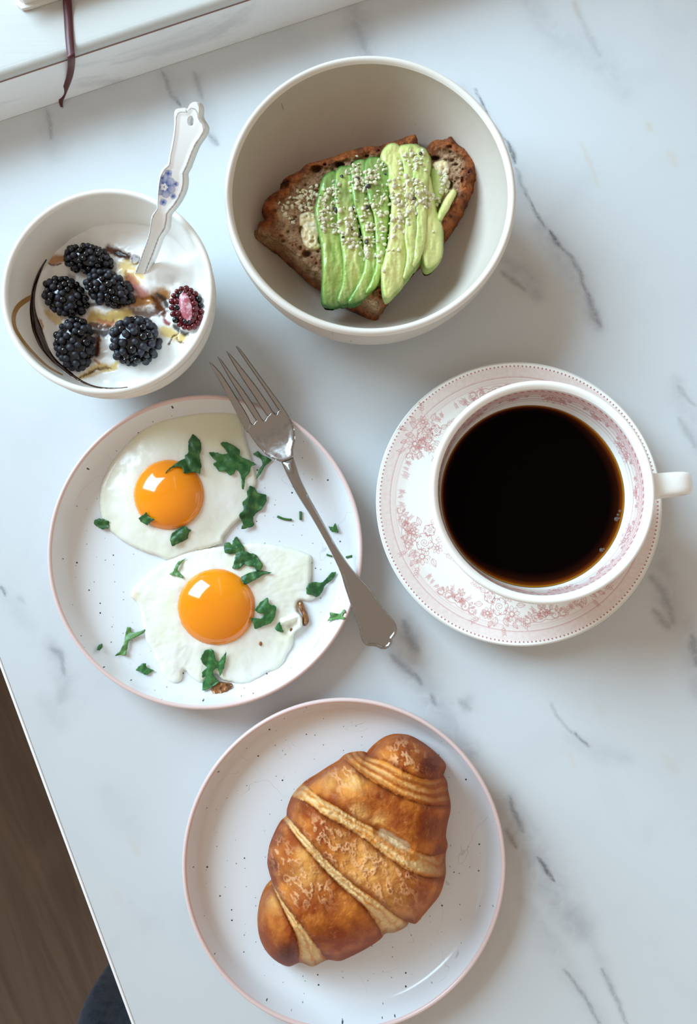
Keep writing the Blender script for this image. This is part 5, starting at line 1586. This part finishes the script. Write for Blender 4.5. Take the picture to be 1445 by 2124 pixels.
# ================================================================ CROISSANT
m_cro = Mat('croissant_crust', lin(200, 128, 58), rough=.5, spec=.08, attr='bake_shade')
m_cro.mix(m_cro.ramp(m_cro.noise(300, 5, .65), .5, .75, 0, .35), lin(118, 52, 24))
m_cro.mix(m_cro.ramp(m_cro.noise(420, 4, .6, .8), .58, .78, 0, .4), lin(240, 196, 128))
m_cro.bump(m_cro.noise(260, 5, .65, .6), .45, .0014).bump(m_cro.noise(1100, 3), .25, .0005)
CRO = C7([(960, 198), (1010, 205), (1060, 232), (1110, 270), (1150, 310), (1161, 332), (1150, 370), (1165, 400), (1170, 440), (1180, 490), (1180, 530), (1168, 580), (1160, 640), (1168, 680), (1160, 715), (1158, 760), (1160, 800), (1150, 850), (1130, 900), (1090, 950), (1060, 985), (1030, 1018), (1000, 1012), (990, 1030), (940, 1056), (900, 1060), (880, 1082), (850, 1105), (800, 1135), (750, 1160), (700, 1180), (650, 1175), (620, 1188), (580, 1204), (540, 1190), (520, 1188), (480, 1204), (440, 1190), (400, 1160), (370, 1120), (350, 1070), (343, 1010), (350, 950), (370, 890), (404, 846), (395, 800), (387, 760), (393, 700), (410, 650), (440, 590), (470, 560), (476, 520), (498, 465), (528, 430), (560, 402), (600, 378), (650, 345), (700, 315), (728, 290), (760, 280), (800, 277), (825, 285), (850, 255), (890, 220), (925, 203)])
CUR = [[(380, 790), (405, 843), (432, 905), (470, 985), (505, 1060), (522, 1130), (520, 1210)], [(390, 800), (412, 850), (455, 925), (510, 995), (565, 1065), (612, 1130), (655, 1195)],
       [(430, 535), (462, 572), (520, 652), (600, 748), (690, 842), (790, 928), (850, 1003), (895, 1085)], [(450, 525), (488, 570), (570, 662), (660, 757), (760, 847), (860, 917), (950, 985), (1030, 1025)],
       [(455, 455), (500, 470), (560, 492), (640, 552), (730, 602), (830, 667), (910, 732), (1000, 787), (1080, 817), (1180, 812)], [(500, 370), (548, 412), (620, 472), (700, 517), (780, 567), (860, 607), (940, 652), (1020, 697), (1100, 722), (1190, 700)],
       [(690, 270), (722, 302), (800, 370), (890, 427), (1000, 480), (1100, 505), (1200, 500)], [(800, 268), (828, 290), (900, 314), (1000, 364), (1090, 390), (1180, 366)]]
CUR = [spline(C7(c), 60, False) for c in CUR]


def side_of(px, line):
    d, t = seg_dist(px, line)
    k = np.clip((t * (len(line) - 1)).astype(int), 0, len(line) - 2)
    tg = line[k + 1] - line[k]
    s = np.sign(tg[:, 0] * (px[:, 1] - line[k][:, 1]) - tg[:, 1] * (px[:, 0] - line[k][:, 0]))
    return -s * d            # positive on the upper right side


def bands(px):
    S = [side_of(px, c) for c in CUR]
    b = np.zeros(len(px)); dn = np.full(len(px), 1e3); dp = np.full(len(px), 1e3)
    reg = np.zeros(len(px), int)
    for s in S: reg += (s > 0)
    S_ = np.stack([np.full(len(px), 130.)] + S + [np.full(len(px), -130.)], 0)
    lo = np.abs(np.take_along_axis(S_, reg[None], 0)[0]); hi = np.abs(np.take_along_axis(S_, reg[None] + 1, 0)[0])
    f = lo / (lo + hi + 1e-6)
    return reg, f, lo, hi


def cro_base(d):
    return .0075 + .043 * (1 - (1 - np.clip(d / 92, 0, 1)) ** 2.2) ** .62


def cro_z(px, d):
    reg, f, lo, hi = bands(px)
    m = np.minimum(lo, hi)
    skin = (reg % 2 == 0)
    z = ZP + cro_base(d)
    nz = fbm(px[:, 0], px[:, 1], 0, .02, 4, 3)
    lift = np.array([0, 0, .0024, .0024, .0052, .0052, .0030, .0030, 0, 0])
    fs = sstep(0, 1, f)
    step = np.where(skin, lift[np.minimum(reg, 9)], lift[np.maximum(reg - 1, 0)] * (1 - fs) + lift[np.minimum(reg + 1, 9)] * fs)
    rise = .0030 * (1 - (1 - np.clip(m / 20, 0, 1)) ** 2) ** .6
    lay = np.sin(f * np.where(reg == 7, 20, 13) + np.where(reg == 7, 1.6, 5) * nz) * np.where(reg == 7, 2.0, 1)
    z = z + (step + np.where(skin, rise + .0012 * nz, .00035 * lay + .0006 * fbm(px[:, 0], px[:, 1], 0, .12, 4, 6))) * sstep(0, 22, d)
    z = z - .0009 * np.exp(-(m / 2.2) ** 2) * sstep(0, 10, d)
    # blister torn open between the middle and upper bands
    bl = seg_dist(px, C7([(870, 612), (930, 650), (1000, 688)]))[0]
    z = z - .0014 * np.exp(-(bl / 8) ** 2) + .0008 * np.exp(-((bl - 15) / 6) ** 2) * (reg >= 4)
    # flaky skin
    fl = FLAKE(px)
    pt = flakes(px)
    z = z + fl * .00075 * pt + .0006 * fbm(px[:, 0], px[:, 1], 0, .06, 4, 7)
    return np.maximum(z, ZP + .003)


def flakes(px):
    n1 = fbm(px[:, 0] * 1.15 - px[:, 1] * .35, px[:, 1] * .75, 0, .060, 5, 14)
    return sstep(.02, .10, n1) * sstep(.34, .22, n1)


def FLAKE(px):
    out = np.zeros(len(px))
    for u, v, r in ((520, 850, 95), (690, 690, 110), (620, 620, 70), (840, 770, 90), (720, 370, 75), (980, 290, 80), (900, 880, 60), (760, 560, 40), (430, 700, 50), (980, 900, 60), (480, 760, 60), (600, 860, 70), (1000, 780, 60)):
        c = C7([(u, v)])[0]; out = np.maximum(out, np.exp(-(np.linalg.norm(px - c, axis=1) / (r / 2.0942)) ** 2))
    return out


co_ = spline(CRO, 360)
V, F, dd, n, px = pslab(co_, 1.75, cro_z, lambda xy, d: np.full(len(xy), ZP + .0002), n_side=6, bulge=.0022, inset=.10)
pq = proj(V)
pq[:n] = px; pq[n:2 * n] = px
reg, f, lo, hi = bands(pq)
m = np.minimum(lo, hi)
d_ = np.where(np.arange(len(V)) < n, dd, 0)
nz = fbm(pq[:, 0], pq[:, 1], V[:, 2] * 2000, .022, 5, 40); n2_ = fbm(pq[:, 0], pq[:, 1], 0, .06, 4, 44)
GOLD, BRWN, DARK, CRM, ORG, FLK = (np.array(lin(*c)) for c in ((218, 134, 56), (156, 72, 30), (88, 36, 20), (244, 216, 158), (222, 144, 62), (240, 182, 132)))
c = mixc(GOLD, BRWN, np.clip(.50 + 1.6 * nz, 0, 1))
tone = np.zeros(len(V))       # darker baked patches / paler ones
for u, v, r, s in ((1090, 330, 70, 1.0), (1000, 270, 70, .45), (900, 235, 60, .3), (470, 1150, 75, 1.0), (390, 1080, 55, .5), (420, 1000, 60, .2), (960, 560, 100, .55), (1090, 600, 95, .7), (880, 460, 60, .65), (800, 380, 40, .5), (1130, 690, 40, .7), (1060, 540, 70, .4), (540, 500, 60, .75), (480, 480, 30, .5), (620, 560, 60, .4), (430, 640, 50, .75), (410, 760, 45, .85), (450, 820, 30, .6), (650, 960, 80, .5), (640, 1080, 100, .55), (780, 1080, 90, .45), (720, 1150, 60, .4), (1050, 870, 60, .15), (820, 640, 40, .35), (560, 700, 40, .25), (1110, 790, 40, .5), (1060, 960, 50, .2), (950, 330, 90, .35), (860, 520, 60, .3), (520, 900, 90, .3), (700, 1000, 90, .35), (600, 640, 50, .35), (1000, 860, 80, .2), (420, 980, 70, .35)):
    q = C7([(u, v)])[0]; tone = np.maximum(tone, s * np.exp(-(np.linalg.norm(pq - q, axis=1) / (r / 2.0942)) ** 2))
c = mixc(c, mixc(BRWN, DARK, np.clip(tone * 1.2 - .35, 0, 1)), np.clip(tone * 1.3 + .5 * n2_ * (tone > .1), 0, 1))
pale = np.zeros(len(V))
for u, v, r, s in ((760, 400, 45, .7), (820, 770, 110, .55), (900, 780, 70, .4), (700, 640, 50, .3), (780, 540, 40, .6), (870, 570, 30, .6), (920, 900, 90, .45), (560, 800, 70, .45), (560, 720, 45, .5), (420, 920, 45, .5), (980, 960, 50, .35), (660, 400, 40, .35)):
    q = C7([(u, v)])[0]; pale = np.maximum(pale, s * np.exp(-(np.linalg.norm(pq - q, axis=1) / (r / 2.0942)) ** 2))
c = mixc(c, np.array(lin(238, 180, 102)), np.clip(1.25 * pale * (1 + 1.0 * n2_), 0, 1))
c = mixc(c, FLK, np.clip(FLAKE(pq) * flakes(pq) * .85, 0, 1))
skin = reg % 2 == 0
edge = np.where(skin, sstep(13, 3, m), 0) * sstep(-.3, .3, nz + .2)
c = mixc(c, np.array(lin(132, 62, 26)), .6 * edge)
strip = .5 + .5 * np.sin(f * np.where(reg == 7, 20, 13) + np.where(reg == 7, 1.6, 5) * nz + np.where(reg == 7, .6, 3) * n2_)
sc_ = mixc(CRM, ORG, np.clip(.05 + .55 * strip ** 2 * (1 + 1.5 * n2_) + .9 * np.abs(nz) + np.where(reg == 7, .55, np.where(reg == 5, .15, 0)) + .5 * sstep(.8, 1, f) + .3 * sstep(.15, 0, f), 0, 1))  # seam edges toned to orange, painted shade beside the raised layers
sc_ = mixc(sc_, BRWN, np.clip(np.where(reg == 7, .75 * strip ** 2, .10 * strip) + .55 * sstep(1040, 1130, (pq[:, 0] - 370) * 2.0942), 0, .85))
c = np.where(skin[:, None], c, sc_)
c = mixc(c, np.array(lin(96, 40, 12)), .55 * np.exp(-(m / 2.0) ** 2) * sstep(-.25, .2, n2_) * (reg < 8))  # grooves between the bands darkened in the colour as shadow gaps
bl = seg_dist(pq, C7([(885, 622), (925, 646), (985, 682)]))[0] + 5 * n2_
c = mixc(c, np.array(lin(228, 204, 166)), .85 * sstep(13, 5, bl)); c = mixc(c, np.array(lin(196, 118, 50)), .7 * np.exp(-((bl - 15) / 4) ** 2))
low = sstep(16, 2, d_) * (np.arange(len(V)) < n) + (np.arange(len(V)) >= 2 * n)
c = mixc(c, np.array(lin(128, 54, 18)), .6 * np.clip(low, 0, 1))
cro = thing('croissant', 'golden brown flaky croissant on the pink-rimmed plate', 'croissant', P(*co_.mean(0), ZP))
fr = np.array([np.bincount(reg[list(q)], minlength=9).argmax() for q in F])
NAMES = {0: ('end_roll', 'dark tipped lower end'), 1: ('seam', None), 2: ('crust_layer', None), 3: ('seam', None), 4: ('crust_layer', 'raised middle layer'), 5: ('seam', None), 6: ('crust_layer', None), 7: ('seam', None), 8: ('end_roll', 'dark rounded upper end')}
for k in range(9):
    idx = np.where(fr == k)[0]
    used = sorted({i for q in idx for i in F[q]}); mp = {i: j for j, i in enumerate(used)}
    mesh(NAMES[k][0], V[used], [tuple(mp[i] for i in F[q]) for q in idx], m_cro.m, cro, attrs={'bake_shade': c[used]}, label=NAMES[k][1] or ('pale flaky inner layers' if k % 2 else 'golden brown outer layer'))
# ================================================================ NOTEBOOK WITH RIBBON ON THE SILL
m_page = Mat('notebook_paper', lin(232, 226, 220), rough=.6)
m_cover = Mat('notebook_cover', lin(226, 221, 214), rough=.5)
m_rib = Mat('ribbon_satin', lin(84, 20, 26), rough=.4, spec=.4, sheen=.3)
m_rib.mix(m_rib.ramp(m_rib.noise((900, 900, 900), 2), .4, .7, 0, .4), lin(60, 12, 18))
nc = P(35, 17, ZTOP + .004)
def sill_local(a, b, z): return nc * (1, 1, 0) + np.array([*(BX * a - AX * b), 0]) + np.array([0, 0, T + z])
book = thing('notebook', 'white notebook lying on the window sill, dark red ribbon hanging from it', 'book', sill_local(.06, .06, ZTOP))
def book_block(name, a0, a1, b0, b1, z0, z1, r, mat, wav=0.0, label=None):
    loop = []
    for cx, cy, s in ((a0 + r, b0 + r, 180), (a1 - r, b0 + r, 270), (a1 - r, b1 - r, 0), (a0 + r, b1 - r, 90)):
        for t in np.linspace(0, 90, 7): loop.append((cx + r * math.cos(R(s + t)), cy + r * math.sin(R(s + t))))
    # dense front edge so that it can curl slightly
    L = resample(np.vstack([loop, loop[:1]]), 160)[:-1]
    n = len(L); rows = []
    for z in (z0, z0 + .0004, z1 - .0004, z1):
        w = wav * np.sin(L[:, 0] * 190) * (np.abs(L[:, 1] - b0) < .004)
        rows.append(np.array([sill_local(x, y, z + q) for (x, y), q in zip(L, w)]))
    V = np.vstack(rows); F = [tuple(q) for q in grid_faces(4, n, cv=True)] + [tuple(range(3 * n, 4 * n)), tuple(range(n))[::-1]]
    return mesh(name, V, F, mat, book, smooth=False, label=label)
book_block('back_cover', 0, .14, 0, .20, ZTOP + .0002, ZTOP + .0022, .004, m_cover.m)
book_block('pages', .0022, .137, .0022, .198, ZTOP + .0022, ZTOP + .0095, .003, m_page.m, label='white page block')
book_block('front_cover', 0, .14, 0, .20, ZTOP + .0095, ZTOP + .0115, .004, m_cover.m)
RB = [((139, -34), .0078), ((139, -6), .0030), ((141, 30), .0007), ((143, 70), .0006), ((146, 105), .0010), ((147.5, 116), .0014)]
path = [P(u, v, ZTOP + h) for (u, v), h in RB]
for (u, v), z in (((148, 124), .0345), ((147.5, 140), .0262), ((144, 160), .0180), ((137, 180), .0105), ((130, 198), .0040), ((126, 211), .0012), ((128, 222), .0006)): path.append(P(u, v, z))
path = spline(np.array(path), 90, False)
wpx = np.interp(np.linspace(0, 1, 90), [0, .3, .55, .8, .93, 1], [.00260, .00235, .00215, .00195, .00165, .0007])
sd = np.gradient(path, axis=0)
side = np.tile(np.array([BX[0], BX[1], 0.0]), (90, 1)) + np.linspace(0, 1, 90)[:, None] ** 6 * np.array([AX[0], AX[1], 0.0]) * .6; side /= np.linalg.norm(side, axis=1)[:, None]
up = np.cross(side, sd); up /= np.linalg.norm(up, axis=1)[:, None]; up *= np.sign(up @ np.array([AX[0], AX[1], .8]))[:, None]
rows = []
for a, b in ((-1, .00013), (0, .00018), (1, .00013), (1, -.00013), (0, -.00013), (-1, -.00013)):
    rows.append(path + side * (a * wpx)[:, None] + up * b)
V = np.stack(rows, 1).reshape(-1, 3)
mesh('bookmark_ribbon', V, grid_faces(90, 6, cv=True), m_rib.m, book, label='dark red satin bookmark ribbon')

# ================================================================ SEATED PERSON (only a knee in dark jeans shows)
m_jean = Mat('dark_denim', lin(62, 66, 76), rough=.85, spec=.15, sheen=.2)
m_jean.mix(m_jean.ramp(m_jean.noise(110, 4, .7), .4, .7), lin(38, 46, 62)); m_jean.bump(m_jean.noise((1500, 1500, 1500), 2), .3, .0005).bump(m_jean.noise(45, 3), .5, .004)
m_skin = Mat('skin', lin(214, 170, 146), rough=.5, sss=.2)
m_shoe = Mat('dark_shoe', lin(40, 40, 44), rough=.5)
ZK = -.17
kn = P(236, 2262, ZK)                       # top of the visible knee
fd = np.array([BX[0] * .96 + AX[0] * -.2, BX[1] * .96 + AX[1] * -.2, 0]); fd /= np.linalg.norm(fd)
fd = np.array([.08, .997, 0]); fd /= np.linalg.norm(fd); rt = np.array([fd[1], -fd[0], 0])
pelv = kn - fd * .40 + rt * .14
me = bpy.data.meshes.new('person'); bm = bmesh.new()
def jp(p, z): return Vector((p[0], p[1], z))
J = {}
rad = {}
def add(name, p, z, r): J[name] = bm.verts.new(jp(p, z)); rad[name] = r
zs = T + ZK - .06
add('pelvis', pelv, zs - .01, (.14, .12)); add('waist', pelv - fd * .04, zs + .13, (.13, .10)); add('belly', pelv - fd * .05, zs + .22, (.125, .095))
E = [('pelvis', 'waist'), ('waist', 'belly')]
for s, nm in ((-1, 'near'), (1, 'far')):
    hip = pelv + rt * s * .09; kq = kn if s < 0 else (kn + rt * .26 + fd * .01)
    add(nm + 'hip', hip + fd * .05, zs - .01, (.095, .088)); add(nm + 'thigh', hip * .5 + kq * .5 + fd * .01, zs, (.082, .078)); add(nm + 'knee', kq - fd * .050, zs - .004, (.068, .064))
    add(nm + 'shin', kq - fd * .045, zs - .18, (.056, .056)); add(nm + 'cuff', kq - fd * .075, .10, (.050, .052))
    E += [('pelvis', nm + 'hip'), (nm + 'hip', nm + 'thigh'), (nm + 'thigh', nm + 'knee'), (nm + 'knee', nm + 'shin'), (nm + 'shin', nm + 'cuff')]
names = list(J)
for a, b in E: bm.edges.new((J[a], J[b]))
bm.to_mesh(me); bm.free()
person = thing('person', 'person in dark blue jeans seated at the table corner, only a knee showing', 'person', (kn[0], kn[1], 0))
body = bpy.data.objects.new('trousers', me); COL.objects.link(body)
md = body.modifiers.new('skin', 'SKIN'); md.use_smooth_shade = True
sd_ = body.modifiers.new('sub', 'SUBSURF'); sd_.levels = sd_.render_levels = 4
for k, nm in enumerate(names):
    me.skin_vertices[0].data[k].radius = rad[nm]
me.skin_vertices[0].data[0].use_root = True
bpy.context.view_layer.update()
dg = bpy.context.evaluated_depsgraph_get()
ev = body.evaluated_get(dg); m2 = ev.to_mesh()
V = np.array([tuple(v.co) for v in m2.vertices]); F = [tuple(p.vertices) for p in m2.polygons]
ev.to_mesh_clear(); bpy.data.objects.remove(body)
# folds of the cloth pulled across the bent knee
a_ = (V[:, :2] - kn[:2]) @ fd[:2]; b_ = (V[:, :2] - kn[:2]) @ rt[:2]
sq = .060 * np.clip(np.abs(b_) / .064, 0, 1) ** 2 * sstep(-.11, -.03, a_) * (np.abs(b_) < .12)
V[:, :2] += sq[:, None] * fd[:2]
fl_, _ = seg_dist(V[:, :2], np.array([P(120, 2150, ZK)[:2], P(200, 2095, ZK)[:2], P(280, 2045, ZK)[:2]]))
f2_, _ = seg_dist(V[:, :2], np.array([P(150, 2250, ZK)[:2], P(330, 2150, ZK)[:2]]))
fold = np.exp(-(fl_ / .012) ** 2) * .013 + np.exp(-(f2_ / .010) ** 2) * .008
V[:, 2] += fold * sstep(zs - .03, zs + .01, V[:, 2]) + .004 * fbm(V[:, 0], V[:, 1], V[:, 2], 16, 3, 4)
mesh('trousers', V, F, m_jean.m, person, label='dark blue denim')
for s in (-1, 1):
    kq = kn if s < 0 else (kn + rt * .26 + fd * .01)
    c = kq - fd * .02
    q = dV * (1, 1, 1); L = np.stack([q[:, 0] * .047, q[:, 1] * .125, np.maximum(q[:, 2], -.55) * .055], -1)
    V = np.stack([c[0] + L[:, 0] * rt[0] + L[:, 1] * fd[0], c[1] + L[:, 0] * rt[1] + L[:, 1] * fd[1], L[:, 2] + .055 * .55 + .0002], -1)
    mesh('shoe', V, dF, m_shoe.m, person)
